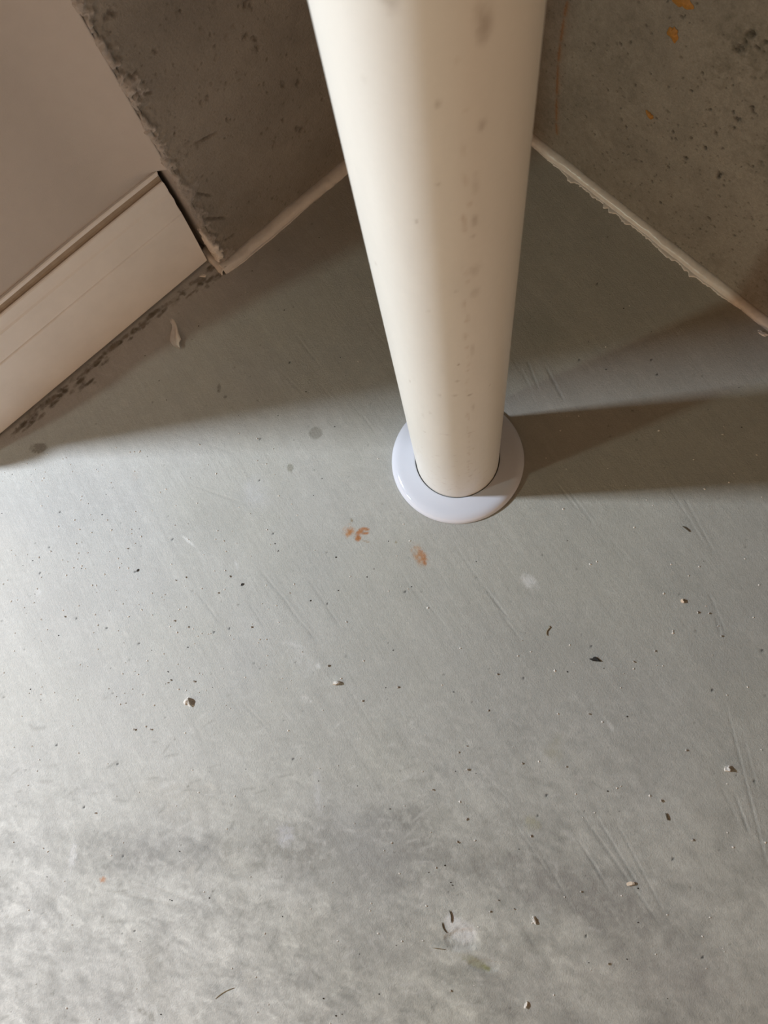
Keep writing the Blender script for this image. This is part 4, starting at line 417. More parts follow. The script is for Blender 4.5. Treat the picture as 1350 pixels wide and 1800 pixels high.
    for i in range(300):
        x = rng.uniform(-0.57, 0.34); y = rng.uniform(-0.31, 0.62)
        s = rng.uniform(0.0008, 0.0014)
        sl, m = cv.ellipse(x, y, s, s, 0, (0.14, 0.13, 0.11), rng.uniform(0.25, 0.75), 0.8, 0.3)
        h[sl] -= 0.0004 * m
    # the gouge and the dried spots have relief
    for (cx, cy, rx, ry, hh) in ((-0.0165, -0.213, 0.016, 0.011, -0.0012), (0.004, -0.2335, 0.016, 0.0055, -0.0007)):
        sl, Xw, Yw = cv.window(cx - 0.03, cx + 0.03, cy - 0.03, cy + 0.03)
        d = np.hypot((Xw - cx) / rx, (Yw - cy) / ry) + 0.7 * (fbm(Xw * 160, Yw * 160, 71, 3) - 0.5)
        h[sl] += hh * (1 - sstep(0.7, 1.05, d)) * (0.6 + 0.9 * fbm(Xw * 420, Yw * 420, 73, 3))
    # calm under the flange
    r = np.hypot(X - PIPE[0], Y - PIPE[1])
    h = h * sstep(0.066, 0.085, r) - 0.0003
    h = np.minimum(h, 0.0004)
    P = np.stack([X, Y, h], -1)
    # leave out what lies deep behind the two walls
    ua = -(X - CORNER[0]) * math.sin(ANG_A) + (Y - CORNER[1]) * math.cos(ANG_A)
    sa = (X - CORNER[0]) * math.cos(ANG_A) + (Y - CORNER[1]) * math.sin(ANG_A)
    ub = -(X - CORNER[0]) * math.sin(ANG_B) + (Y - CORNER[1]) * math.cos(ANG_B)
    hid = ((ua > 0.06) & (sa > -0.74)) | (ub > 0.03)
    keep = ~(hid[:-1, :-1] & hid[1:, :-1] & hid[1:, 1:] & hid[:-1, 1:])
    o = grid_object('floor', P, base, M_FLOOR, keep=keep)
    return structure(o, 'grey trowelled concrete floor slab with scratches and stains')


build_floor()


# ------------------------------------------------------------------ walls
def build_wall_right():
    ss = spaced(-0.02, 1.8, 0.13, 0.56, 0.0012, 0.12, -0.02, 1.3)
    zs = spaced(-0.01, WALL_TOP, -0.004, 0.37, 0.0012, 0.15, -0.004, 0.9)
    S, Z = np.meshgrid(ss, zs, indexing='ij')
    base = np.zeros(S.shape + (4,)); base[..., 3] = 1
    near = fade(S, -0.2, 1.3, 0.15) * fade(Z, -0.2, 0.9, 0.15)
    n1 = (fbm(S * 9, Z * 9, 101, 4) - 0.5) * near
    n2 = (fbm(S * 40, Z * 40, 111, 4) - 0.5) * near
    n3 = (fbm(S * 160, Z * 160, 117, 3) - 0.5) * near
    dirt_and_lift = sstep(0.24, 0.40, S + 0.25 * n1) * sstep(0.03, 0.18, Z + 0.2 * n1)  # dirt mottling, plus a lift standing in for lamp light on the wall
    n4 = (fbm(S * 330, Z * 330, 119, 2) - 0.5) * near
    f = 1 + 0.45 * n1 + 0.34 * n2 + 0.26 * n3 + 0.20 * n4 - dirt_and_lift * near * (-0.16 + 0.6 * np.clip(n2 + 0.04, 0, 1) + 0.9 * np.clip(n3, 0, 1))
    base[..., :3] = np.array((0.275, 0.252, 0.216)) * f[..., None]
    cv = Canvas(ss, zs, base)
    y = 0.0012 * (fbm(S * 12, Z * 12, 121, 3) - 0.5) * near + 0.0006 * n2 + 0.0004 * n3
    for i in range(2600):                                    # small air holes, denser away from the corner, depth shade painted dark
        s = rng.uniform(0.14, 0.54); z = rng.uniform(0.0, 0.35)
        if rng.random() > 0.30 + 1.6 * max(0, s - 0.18):
            continue
        r = min(0.00085 * math.exp(rng.normal(0, 0.38)), 0.0026)
        sl, m = cv.ellipse(s, z, r, r * rng.uniform(0.6, 1.1), rng.uniform(0, 3), (0.075, 0.062, 0.05), rng.uniform(0.3, 0.95), 0.7, 0.8, seed=i)
        y[sl] += 0.0020 * m
    for i, (s, z, r) in enumerate(PITS_B):  # larger pits, dark colour standing in for the shade inside
        sl, m = cv.ellipse(s, z, r * 1.1, r * 0.65, 0.9 + i, (0.05, 0.042, 0.034), 0.9, 0.6, 1.3, seed=900 + i)
        y[sl] += 0.0025 * m
    for (s, z, rs, rz, al) in ((0.345, 0.27, 0.035, 0.03, 0.5), (0.33, 0.235, 0.02, 0.02, 0.35), (0.42, 0.19, 0.05, 0.025, 0.3), (0.19, 0.10, 0.02, 0.03, 0.2), (0.23, 0.17, 0.03, 0.02, 0.2)):
        cv.ellipse(s, z, rs, rz, 0.3, (0.13, 0.12, 0.092), al, 0.8, 1.2, seed=int(s * 1000))
    for k in range(len(DRIP) - 1):                           # rust run beside the corner
        cv.line(DRIP[k][0], DRIP[k][1], DRIP[k + 1][0], DRIP[k + 1][1], 0.0016, (0.26, 0.105, 0.045), 0.75)
        cv.line(DRIP[k][0] + 0.0012, DRIP[k][1], DRIP[k + 1][0] + 0.0012, DRIP[k + 1][1], 0.003, (0.30, 0.19, 0.10), 0.3)
    P = np.stack([S, y, Z], -1)
    o = wall_frame(grid_object('wall_right', P, base, M_WALL, back=(0, 0.18, 0)), ANG_B)
    structure(o, 'bare pitted concrete wall on the right with rust run and orange drips')
    # orange resin drips: thin blobs standing on the wall
    for (s, z, rs, rz, sd) in ((0.2790, 0.2700, 0.0105, 0.0085, 1), (0.2793, 0.2385, 0.0062, 0.0088, 2), (0.2800, 0.1455, 0.0060, 0.0040, 3)):
        bm = bmesh.new()
        rows = []
        for a in range(6):
            t = a / 5
            row = []
            for k in range(28):
                th = 2 * math.pi * k / 28
                w = 1 + 0.22 * math.sin(2 * th + sd) + 0.16 * math.sin(3 * th + 2 * sd) + 0.12 * math.sin(7 * th + sd)
                row.append(bm.verts.new((rs * w * t * math.cos(th) * 0.8, -0.0020 * (1 - t ** 2.5) + 0.0012, rz * w * t * math.sin(th) * 0.8)) if a else None)
            rows.append(row)
        c = bm.verts.new((0, -0.0010, 0))
        for k in range(28):
            bm.faces.new((c, rows[1][k], rows[1][(k + 1) % 28]))
            for a in range(1, 5):
                bm.faces.new((rows[a][k], rows[a + 1][k], rows[a + 1][(k + 1) % 28], rows[a][(k + 1) % 28]))
        d = bm_object('resin_drip', bm, M_FOAM, o)
        d.location = (s, -0.0014, z)
        d['label'] = 'orange brown resin drip'


build_wall_right()


def build_wall_left():
    # profile of the concrete: front face, ragged arris, then the step back to the drywall
    front = spaced(STEP_S + 0.004, 0.02, STEP_S + 0.004, -0.14, 0.0012, 0.1, None, 0.02)[::-1]
    arc = [(STEP_S + 0.004 - 0.004 * math.sin(t), 0.004 - 0.004 * math.cos(t)) for t in np.linspace(0.15, math.pi / 2, 7)]
    step = [(STEP_S, yy) for yy in np.arange(0.0052, 0.0700, 0.0012)] + [(STEP_S - 0.010 * k, 0.070) for k in range(1, 5)]
    prof = np.array([(s, 0.0) for s in front] + arc + step)
    d = np.concatenate([[0], np.cumsum(np.hypot(*np.diff(prof, axis=0).T))])
    zs = spaced(-0.01, WALL_TOP, -0.004, 0.42, 0.0012, 0.15, -0.004, 0.9)
    D, Z = np.meshgrid(d, zs, indexing='ij')
    PS = prof[:, 0][:, None] + 0 * Z; PY = prof[:, 1][:, None] + 0 * Z
    s0 = prof[0, 0] - D                              # unrolled coordinate, < STEP_S on the step face
    near = fade(Z, -0.2, 0.9, 0.15)
    n1 = (fbm(s0 * 10, Z * 10, 201, 4) - 0.5) * near
    n2 = (fbm(s0 * 45, Z * 45, 211, 4) - 0.5) * near
    n3 = (fbm(s0 * 170, Z * 170, 221, 3) - 0.5) * near
    base = np.zeros(D.shape + (4,)); base[..., 3] = 1
    f = 1 + 0.42 * n1 + 0.18 * n2 + 0.12 * n3
    base[..., :3] = np.array((0.285, 0.262, 0.232)) * f[..., None]
    # dried mud from the drywall runs over the arris
    mud = 0.85 * (1 - sstep(STEP_S + 0.003, STEP_S + 0.009, s0 + 0.050 * n2 + 0.030 * n3))
    low = (1 - sstep(0.13, 0.17, Z))[..., None]              # bare grey below the baseboard's top
    base[..., :3] += (np.array((0.50, 0.46, 0.43)) * (1 - 0.25 * low) - base[..., :3]) * mud[..., None]
    depth = 0.0016 * (fbm(s0 * 12, Z * 12, 231, 3) - 0.5) * near + 0.0008 * n2 + 0.0005 * n3
    edge = np.exp(-((s0 - STEP_S - 0.004) / 0.010) ** 2)     # crumbled arris
    depth += edge * (0.0070 * n2 + 0.0090 * n3)
    xs_u = -(s0[:, 0])                                       # ascending along the profile
    cv = Canvas(xs_u, zs, base)
    for i in range(700):  # small pits, shade of their depth put into the colour
        s = rng.uniform(-0.372, -0.15); z = rng.uniform(0.01, 0.40)
        r = 0.0009 * math.exp(rng.normal(0, 0.4))
        sl, m = cv.ellipse(-s, z, r, r * rng.uniform(0.6, 1.2), 0, (0.11, 0.090, 0.072), rng.uniform(0.2, 0.7), 0.7, 0.9, seed=i)
        depth[sl] += 0.0016 * m
    for i, (s, z, r) in enumerate(PITS_A):  # larger pits, inner shade painted as well as sunk
        sl, m = cv.ellipse(-s, z, r * 1.3, r * 0.8, 1.1 + i, (0.10, 0.078, 0.060), 0.6, 0.9, 1.6, seed=700 + i)
        depth[sl] += 0.0035 * m
    for (s0_, z0_, s1_, z1_) in CRACKS_A:
        sl, m = cv.line(-s0_, z0_, -s1_, z1_, 0.0014, (0.12, 0.095, 0.075), 0.6)
        depth[sl] += 0.0022 * m
    for (s, z) in ((-0.2275, 0.278), (-0.2235, 0.2845)):
        cv.ellipse(-s, z, 0.010, 0.006, 0.5, (0.26, 0.13, 0.055), 0.8, 0.6, 1.1, seed=5)
    # white plaster dab low on the step
    w = 1 - sstep(0.75, 1.0, np.hypot((-s0 - 0.3800) / 0.0130, (Z - 0.034) / 0.030) + 1.0 * n3)
    base[..., :3] += (np.array((0.80, 0.76, 0.72)) - base[..., :3]) * w[..., None]
    depth -= 0.0018 * w
    # push along the profile normal
    nx = np.where(PY > 0.004, 1.0, np.where(PY > 0, 0.7, 0.0)); ny = np.where(PY > 0.004, 0.0, np.where(PY > 0, 0.7, 1.0))
    P = np.stack([PS + nx * depth, PY + ny * depth, Z], -1)
    o = wall_frame(grid_object('wall_left', P[::-1], base[::-1], M_WALL_A, back=(0.0, 0.14, 0)), ANG_A)
    return structure(o, 'bare concrete wall behind the pipe on the left, crumbled edge beside the drywall')


build_wall_left()


def build_drywall():
    s0, s1 = -0.770, STEP_S + 0.0005
    ss = spaced(s0, s1, STEP_S - 0.09, s1, 0.0015, 0.02); zs = spaced(0.0, WALL_TOP, 0.0, 0.45, 0.004, 0.15)
    S, Z = np.meshgrid(ss, zs, indexing='ij')
    Y = DRY_Y + 0.0010 * (fbm(S * 8, Z * 8, 301, 3) - 0.5)
    # filler built up against the concrete step
    t = np.clip((S - (STEP_S - 0.075)) / 0.075, 0, 1)
    Y = Y - sstep(0.148, 0.175, Z) * (0.0325 * t * t * (0.55 + 0.45 * t) + 0.0010 * t * (fbm(S * 60, Z * 60, 311, 3) - 0.5))
    S = np.where(Z < 0.1475, s0 + (S - s0) * (-0.3875 - s0) / (s1 - s0), S)     # the board stops short behind the baseboard
    P = np.stack([S, Y, Z], -1)
    o = wall_frame(grid_object('wall_drywall', P, None, M_DRY, back=(0, 0.115, 0)), ANG_A)
    return structure(o, 'smooth beige painted drywall above the baseboard')


build_drywall()


def build_ceiling_blocker():  # unseen deck, added to keep overhead ambient off the floor
    bm = bmesh.new()
    x0, x1, y0, y1 = -7.0, 6.0, -7.0, 1.3
    bmesh.ops.create_cube(bm, size=1.0)
    for v in bm.verts:
        v.co = Vector((x0 if v.co.x < 0 else x1, y0 if v.co.y < 0 else y1, WALL_TOP + (0.0 if v.co.z < 0 else 0.03)))
    o = structure(bm_object('ceiling_blocker', bm, M_CEIL_BLOCK, smooth=False), 'unseen brown wooden deck added overhead to block ambient')
    for i in range(21):                                       # added joists under the unseen deck
        x = -6.8 + i * 0.61
        b2 = bmesh.new()
        bmesh.ops.create_cube(b2, size=1.0)
        for v in b2.verts:
            v.co = Vector((x + (0.0 if v.co.x < 0 else 0.04), y0 if v.co.y < 0 else y1, WALL_TOP - (0.0 if v.co.z > 0 else 0.22)))
        bm_object('blocker_joist', b2, M_CEIL_BLOCK, o, smooth=False)


build_ceiling_blocker()


# ------------------------------------------------------------------ baseboard
def build_baseboard():
    prof = [(0.0, 0.1490), (0.0022, 0.1490), (0.0030, 0.1478), (0.0030, 0.1440), (0.0034, 0.1400), (0.0046, 0.1385), (0.0060, 0.1382),
            (0.0072, 0.1376), (0.0080, 0.1360), (0.0082, 0.1310), (0.0086, 0.1265),
            (0.0094, 0.1225), (0.0106, 0.1200), (0.0108, 0.1175), (0.0112, 0.1130), (0.0120, 0.1040), (0.0128, 0.0960),
            (0.0131, 0.0935), (0.0124, 0.0926), (0.0124, 0.0914), (0.0134, 0.0906), (0.0140, 0.0895), (0.0140, 0.0450),
            (0.0140, 0.0035), (0.0134, 0.0022), (0.0, 0.0022)]
    n = 60
    bm = bmesh.new()
    rows = []
    for i in range(n + 1):
        t = i / n
        row = []
        for (py, z) in prof:
            end = -0.3836 + 0.0048 * (z / 0.1465)
            if i == n:
                end += 0.0006 * math.sin(z * 300) + 0.0004 * math.sin(z * 900)
            s = -0.770 + (end + 0.770) * t
            wav = 0.0006 * math.sin(s * 23) * (z / 0.1465)
            row.append(bm.verts.new((s, DRY_Y - py - (0.0005 if py > 0 else 0) + wav * 0.3, z + wav * (1 if z > 0.14 else 0))))
        rows.append(row)
    m = len(prof)
    for i in range(n):
        for k in range(m):
            bm.faces.new((rows[i][k], rows[i + 1][k], rows[i + 1][(k + 1) % m], rows[i][(k + 1) % m]))
    for f in bm.faces:
        c = f.calc_center_median()
        if 0.1380 < c.z < 0.1440:
            f.material_index = 1
    bm.faces.new(rows[0]); bm.faces.new(rows[-1][::-1])
    o = bm_object('baseboard_left', bm, M_BASE, smooth=False)
    o.data.materials.append(M_DUST)
    wall_frame(o, ANG_A)
    return structure(o, 'off white moulded baseboard on the drywall with a cut end')


build_baseboard()


# ------------------------------------------------------------------ caulk beads
def bead(name, path, width, height, lip, seed, label, in_dir, t_scale=1.0):
    """path: list of (x, y) where wall meets floor; in_dir: unit vector from wall into the room"""
    n = len(path)
    tt = [t_scale * i / (n - 1) for i in range(n)]
    prof_n = 12
    P = np.zeros((n, prof_n + 1, 3))
    for i, (x, y) in enumerate(path):
        w = width(tt[i]); hh = height(tt[i]); lp = lip(tt[i])
        for k in range(prof_n + 1):
            t = k / prof_n
            if k <= 8:
                th = (k / 8) * math.pi / 2
                a = w * math.sin(th) ** 0.9 if th > 0 else 0.0
                b = hh * math.cos(th) ** 0.8 if k < 8 else 0.0
                bulge = 0.10 * math.sin(2 * th)
                a = a * (1 - bulge * 0.3); b = max(b, 0.0011 if lp > 0.0005 else 0.0)
            else:
                a = w + lp * (k - 8) / 4
                b = 0.0011 * (1 - ((k - 8) / 4) ** 3) if lp > 0.0005 else 0.0
            nz = 0.0006 * (fbm(np.array([i * 0.11]), np.array([k * 0.35]), seed, 3)[0] - 0.5)
            P[i, k] = (x + in_dir[0] * (a + nz), y + in_dir[1] * (a + nz), b + (nz if 0 < k < 8 else 0))
    o = grid_object(name, P, None, M_CAULK, back=(-in_dir[0] * 0.002, -in_dir[1] * 0.002, -0.001))
    ang = ANG_B if in_dir is inB else ANG_A                  # keep the bead in its wall's own frame
    fr = Matrix.Translation((CORNER[0], CORNER[1], 0)) @ Matrix.Rotation(ang, 4, 'Z')
    o.data.transform(fr.inverted())
    wall_frame(o, ang)
    tag(o, label, 'caulk')
    return o


def line_path(ang, s0, s1, n, y=0.0):
    return [wall_point(ang, s0 + (s1 - s0) * i / (n - 1), y)[:2] for i in range(n)]


def n1d(t, f, seed):
    return float(fbm(np.array([t * f]), np.array([0.37 * seed]), seed, 3)[0] - 0.5)


inA = (math.sin(ANG_A), -math.cos(ANG_A)); inB = (math.sin(ANG_B), -math.cos(ANG_B))


def lip_right(t):
    s = 0.0 + 0.62 * t
    if not 0.15 < s < 0.47:
        return 0.0
    env = min(1, (s - 0.15) / 0.06) * min(1, (0.455 - s) / 0.05) if s < 0.455 else 0
    blob = max(0.0, n1d(t, 70, 3) + 0.10) * 0.011 + max(0.0, n1d(t, 190, 5) + 0.02) * 0.006
    return max(0.0, env * (0.0016 + blob))


bead('caulk_bead', [wall_point(ANG_B, 0.62 * i / 519 if i < 520 else 0.62 + (i - 519) * 0.01, 0.0)[:2] for i in range(553)], lambda t: 0.0086 + 0.004 * n1d(t, 16, 2), lambda t: 0.0078 + 0.002 * n1d(t, 12, 4),
     lip_right, 3, 'white caulk bead with ragged lower edge along the foot of the right concrete wall', inB, 552 / 519)
bead('caulk_bead', line_path(ANG_A, STEP_S - 0.004, 0.0, 260), lambda t: 0.0112 + 0.006 * n1d(t, 12, 12), lambda t: 0.0098 + 0.004 * n1d(t, 10, 14),
     lambda t: max(0.0, 0.0022 * math.sin(t * 9)), 13, 'smooth white caulk bead along the foot of the left concrete wall', inA)
uA = (math.cos(ANG_A), math.sin(ANG_A))
step_path = [wall_point(ANG_A, STEP_S, -0.007 + 0.040 * i / 39)[:2] for i in range(40)]
bead('caulk_bead', step_path, lambda t: 0.0085 + 0.004 * n1d(t, 5, 22), lambda t: 0.0080 + 0.003 * n1d(t, 4, 24), lambda t: 0.0, 23,
     'short white caulk bead between the baseboard end and the concrete corner', (-uA[0], -uA[1]))


# ------------------------------------------------------------------ pipe and its floor flange
def build_pipe():
    nth = 220
    th = np.linspace(0, 2 * math.pi, nth + 1)[:-1] - math.pi
    zs = spaced(0.0, WALL_TOP, 0.0, 0.64, 0.0016, 0.12)
    T, Z = np.meshgrid(th, zs, indexing='ij')
    base = np.zeros(T.shape + (4,)); base[..., 3] = 1
    near = 1 - sstep(0.5, 0.64, Z)
    n1 = (fbm(T * 3, Z * 14, 401, 3) - 0.5) * near
    n2 = (fbm(T * 9, Z * 60, 411, 4) - 0.5) * near
    base[..., :3] = np.array((0.78, 0.777, 0.735)) * (1 + 0.05 * n1 + 0.04 * n2)[..., None]
    cv = Canvas(th * PIPE_R, zs, base)
    for i, (t, z, a, b, k) in enumerate(PIPE_MARKS):
        cv.ellipse(t * PIPE_R, z, max(a, 0.0009), max(b, 0.0012), 0, (0.26, 0.20, 0.14), k, 0.9, 0.7, seed=i)
    for i in range(70):                                      # fine scuffs near the foot
        t = rng.uniform(-2.6, -0.5); z = abs(rng.normal(0.05, 0.05)) + 0.012
        aa = rng.uniform(0, 3.1); L = rng.uniform(0.001, 0.007)
        cv.line(t * PIPE_R, z, t * PIPE_R + L * math.cos(aa), z + L * math.sin(aa), 0.0008, (0.45, 0.37, 0.29), rng.uniform(0.1, 0.4))
    for i in range(60):                                      # broken brown seam running up the pipe
        z = rng.uniform(0.01, 0.58)
        t = -1.30 + rng.normal(0, 0.02)
        cv.ellipse(t * PIPE_R, z, 0.0011, rng.uniform(0.001, 0.006), 0, (0.42, 0.31, 0.21), rng.uniform(0.08, 0.35), 0.9, 0.9, seed=i)
    X = PIPE[0] + PIPE_R * np.cos(T); Y = PIPE[1] + PIPE_R * np.sin(T)
    P = np.stack([X, Y, Z], -1)
    P = np.concatenate([P, P[:1]], 0); base = np.concatenate([base, base[:1]], 0)
    o = grid_object('pipe', P, base, M_PIPE)
    # wall thickness and the top rim
    bm = bmesh.new(); bm.from_mesh(o.data)
    bmesh.ops.remove_doubles(bm, verts=bm.verts, dist=1e-6)
    top = [e for e in bm.edges if e.is_boundary and e.verts[0].co.z > 2.3]
    r = bmesh.ops.extrude_edge_only(bm, edges=top)
    for v in [g for g in r['geom'] if isinstance(g, bmesh.types.BMVert)]:
        v.co.x = PIPE[0] + (v.co.x - PIPE[0]) * 0.88; v.co.y = PIPE[1] + (v.co.y - PIPE[1]) * 0.88
    bm.to_mesh(o.data); bm.free()
    for p in o.data.polygons:
        p.use_smooth = True
    tag(o, 'tall ivory white plastic pipe standing on the floor', 'pipe')


build_pipe()


def build_flange():
    prof = [(0.0455, 0.0), (0.0453, 0.0090), (0.0455, 0.0098), (0.0461, 0.0102), (0.0480, 0.0102), (0.0540, 0.0096), (0.0600, 0.0090),
            (0.0630, 0.0086), (0.0660, 0.0077), (0.0685, 0.0062), (0.0702, 0.0045), (0.0712, 0.0028), (0.0716, 0.0012), (0.0717, 0.0)]
    n = 120
    bm = bmesh.new()
    rows = [[bm.verts.new((r * math.cos(2 * math.pi * i / n), r * math.sin(2 * math.pi * i / n), z)) for (r, z) in prof] for i in range(n)]
    for i in range(n):
        a, b = rows[i], rows[(i + 1) % n]
        for k in range(len(prof) - 1):
            bm.faces.new((a[k], b[k], b[k + 1], a[k + 1]))
        bm.faces.new((a[-1], b[-1], b[0], a[0]))
    o = bm_object('pipe_flange', bm, M_FLANGE)
    o.location = (-0.0099, 0.2592, 0.0)
    tag(o, 'glossy white round floor flange ringing the foot of the pipe', 'flange')


build_flange()


# ------------------------------------------------------------------ loose bits on the floor
def crumb_mesh(name, r, seed, flat=0.7, stretch=(1, 1), sub=2):
    rr = random.Random(seed)
    bm = bmesh.new()
    bmesh.ops.create_icosphere(bm, subdivisions=sub, radius=1.0)
    dirs = [(Vector((rr.gauss(0, 1), rr.gauss(0, 1), rr.gauss(0, 1))).normalized(), rr.uniform(0.35, 0.75)) for _ in range(8)]
    for v in bm.verts:
        p = v.co.copy()
        for d, lim in dirs:                                  # chop flat facets
            k = p.dot(d)
            if k > lim:
                p -= d * (k - lim)
        p *= 1 + rr.uniform(-0.28, 0.22)
        v.co = Vector((p.x * r * stretch[0], p.y * r * stretch[1], max(p.z, -0.55) * r * flat + 0.55 * r * flat))
    me = bpy.data.meshes.new(name)
    bm.to_mesh(me); bm.free()
    return me


def place(name, me, mat, x, y, rz, label, cat, group=None, z=0.0):
    if not me.materials:
        me.materials.append(mat)
    o = bpy.data.objects.new(name, me)
    COL.objects.link(o)
    o.location = (x, y, z)
    o.rotation_euler = (0, 0, rz)
    return tag(o, label, cat, group)


place('plaster_crumb', crumb_mesh('plaster_crumb', 0.0042, 1, 0.95), M_PLASTER, -0.139, 0.0233, 0.3, 'knobbly white plaster crumb with a dark shadow in the middle of the floor', 'debris')
place('plaster_crumb', crumb_mesh('plaster_crumb', 0.0050, 2, 0.8, (0.75, 1.25)), M_PLASTER, -0.2965, 0.0050, 0.5, 'pointed white plaster crumb on the bright left part of the floor', 'debris')
place('plaster_crumb', crumb_mesh('plaster_crumb', 0.0038, 3, 1.0, (0.8, 1.15)), M_PLASTER, 0.2379, -0.0582, 0.1, 'upright white plaster crumb on the floor near the right edge of the photo', 'debris')
place('plaster_crumb', crumb_mesh('plaster_crumb', 0.0032, 4, 0.6, (1.3, 0.9)), M_TAN, 0.1408, -0.1603, 0.0, 'flat pinkish tan plaster chip on the scratched lower right floor', 'debris')
place('plaster_crumb', crumb_mesh('plaster_crumb', 0.0030, 5, 0.9, (0.8, 1.2)), M_PLASTER, 0.051, -0.1936, 0.2, 'white crumb with a dark shadow to the right of the floor gouge', 'debris')
place('plaster_crumb', crumb_mesh('plaster_crumb', 0.0030, 6, 0.6, (0.6, 1.4)), M_PLASTER, 0.0405, -0.2638, -0.4, 'elongated pale crumb near the bottom edge right of the gouge', 'debris')
place('plaster_crumb', crumb_mesh('plaster_crumb', 0.0026, 7, 0.8, (0.8, 1.3)), M_TAN, 0.2114, 0.1026, 0.3, 'small pinkish crumb on the floor right of the flange', 'debris')
place('caulk_scrap', crumb_mesh('caulk_scrap', 0.0052, 8, 0.8, (1.3, 0.7)), M_CAULK, 0.3215, 0.3895, -0.5, 'torn white caulk scrap beside the right bead at the frame edge', 'debris')
place('dark_chip', crumb_mesh('dark_chip', 0.0056, 9, 0.28, (1.15, 0.5)), M_BLACK, 0.1216, 0.0446, -0.35, 'flat dark chip lying on the floor right of centre', 'debris')
place('paint_chip', crumb_mesh('paint_chip', 0.0040, 10, 0.3, (1.7, 0.6)), M_FLAKE, -0.3082, 0.5027, 0.0, 'small white chip in the dirt at the foot of the baseboard end', 'debris')
for i, (x, y) in enumerate(((-0.3626, 0.1443), (-0.2436, 0.1271))):
    place('dark_grain', crumb_mesh('dark_grain', 0.0014, 30 + i, 0.7, (1.4, 0.8)), M_BLACK, x, y, 0.9,
          ('black grain lying on the bright floor left of centre', 'black grain between the rust stain and the left floor edge')[i], 'debris')

protos = [crumb_mesh('small_crumb', 1.0, 50 + k, 0.9, (1.0, 0.8), 1) for k in range(5)]
for k in protos:
    k.materials.append(M_PLASTER)
for i, (x, y, r) in enumerate(CRUMBS):
    if y > 0.3:
        lab, grp = 'tiny white grain on the shaded floor between the left caulk and the paint flake', None
    elif x < -0.10:
        lab, grp = ('tiny white grain on the bright left floor above the pointed crumb' if y > 0.03 else 'tiny white grain on the bright left floor level with or below the pointed crumb'), 'tiny grains on the left floor'
    elif y > 0.0:
        lab, grp = ('tiny white grain on the floor to the right of the dark chip' if x > 0.13 else 'tiny white grain on the floor below the flange and left of the dark chip'), 'tiny grains below the flange'
    elif y > -0.12:
        lab, grp = ('tiny white grain on the right floor near the upright crumb' if x > 0.12 else 'tiny white grain on the middle floor above the gouge'), 'tiny grains above the gouge'
    else:
        lab, grp = 'tiny white grain on the lower floor beside the gouge', 'tiny grains beside the gouge'
    o = place('small_crumb', protos[i % 5], M_PLASTER, x, y, i * 1.7, lab, 'debris', grp)
    o.scale = (r, r, r)


def build_flake():
    """curled sliver of dried paint"""
    out = [(0.00, 0.0012), (0.10, 0.0024), (0.20, 0.0022), (0.30, 0.0026), (0.42, 0.0036), (0.55, 0.0046), (0.66, 0.0052), (0.76, 0.0050), (0.84, 0.0030), (0.92, 0.0016), (1.0, 0.0004)]
    L = 0.036
    bm = bmesh.new()
    top, bot = [], []
    for i, (t, hw) in enumerate(out):
        side = 0.0016 * math.sin(t * 7) - (0.0016 if t > 0.8 else 0)
        rt, rb = [], []
        for k in range(7):
            v = -1 + 2 * k / 6
            z = 0.0006 + 0.0016 * v * v * (0.4 + t) + 0.0028 * math.sin(math.pi * t) * (0.3 + 0.5 * (v > 0.3)) + 0.0005 * math.sin(9 * t + 3 * v)
            rt.append(bm.verts.new((t * L, side + hw * v, z + 0.0005)))
            rb.append(bm.verts.new((t * L, side + hw * v, z)))
        top.append(rt); bot.append(rb)
    n = len(out)
    for i in range(n - 1):
        for k in range(6):
            bm.faces.new((top[i][k], top[i + 1][k], top[i + 1][k + 1], top[i][k + 1]))
            bm.faces.new((bot[i][k + 1], bot[i + 1][k + 1], bot[i + 1][k], bot[i][k]))
        bm.faces.new((bot[i][0], bot[i + 1][0], top[i + 1][0], top[i][0]))
        bm.faces.new((top[i][6], top[i + 1][6], bot[i + 1][6], bot[i][6]))
    for i in (0, n - 1):
        for k in range(6):
            bm.faces.new((top[i][k], top[i][k + 1], bot[i][k + 1], bot[i][k]))
    o = bm_object('paint_flake', bm, M_FLAKE)
    a, b = (-0.3463, 0.4484), (-0.33, 0.4046)
    o.location = (-0.3455, 0.4470, 0.0)
    o.scale = (1.18, 1.25, 1.1)
    o.rotation_euler = (0, 0, math.atan2(b[1] - a[1], b[0] - a[0]))
    tag(o, 'curled off white paint flake on the shaded floor below the baseboard', 'debris')


build_flake()


def splinter(pts, r, mat, label, name='splinter', cat='debris', lift=0.0):
    bm = bmesh.new()
    rings = []
    n = len(pts)
    for i, (x, y) in enumerate(pts):
        a = pts[max(i - 1, 0)]; b = pts[min(i + 1, n - 1)]
        d = Vector((b[0] - a[0], b[1] - a[1], 0)).normalized()
        side = Vector((-d.y, d.x, 0))
        rr = r * (0.35 if i in (0, n - 1) else 1.0)
        z = r + lift * math.sin(math.pi * i / (n - 1))
        rings.append([bm.verts.new(Vector((x, y, z)) + side * rr * math.cos(t) + Vector((0, 0, rr * math.sin(t)))) for t in (0, math.pi / 3, 2 * math.pi / 3, math.pi, 4 * math.pi / 3, 5 * math.pi / 3)])
    for i in range(n - 1):
        for k in range(6):
            bm.faces.new((rings[i][k], rings[i + 1][k], rings[i + 1][(k + 1) % 6], rings[i][(k + 1) % 6]))
    bm.faces.new(rings[0]); bm.faces.new(rings[-1][::-1])
    c = Vector((sum(p[0] for p in pts) / n, sum(p[1] for p in pts) / n, 0))
    bmesh.ops.translate(bm, verts=bm.verts, vec=-c)
    o = bm_object(name, bm, mat)
    o.location = c
    return tag(o, label, cat)


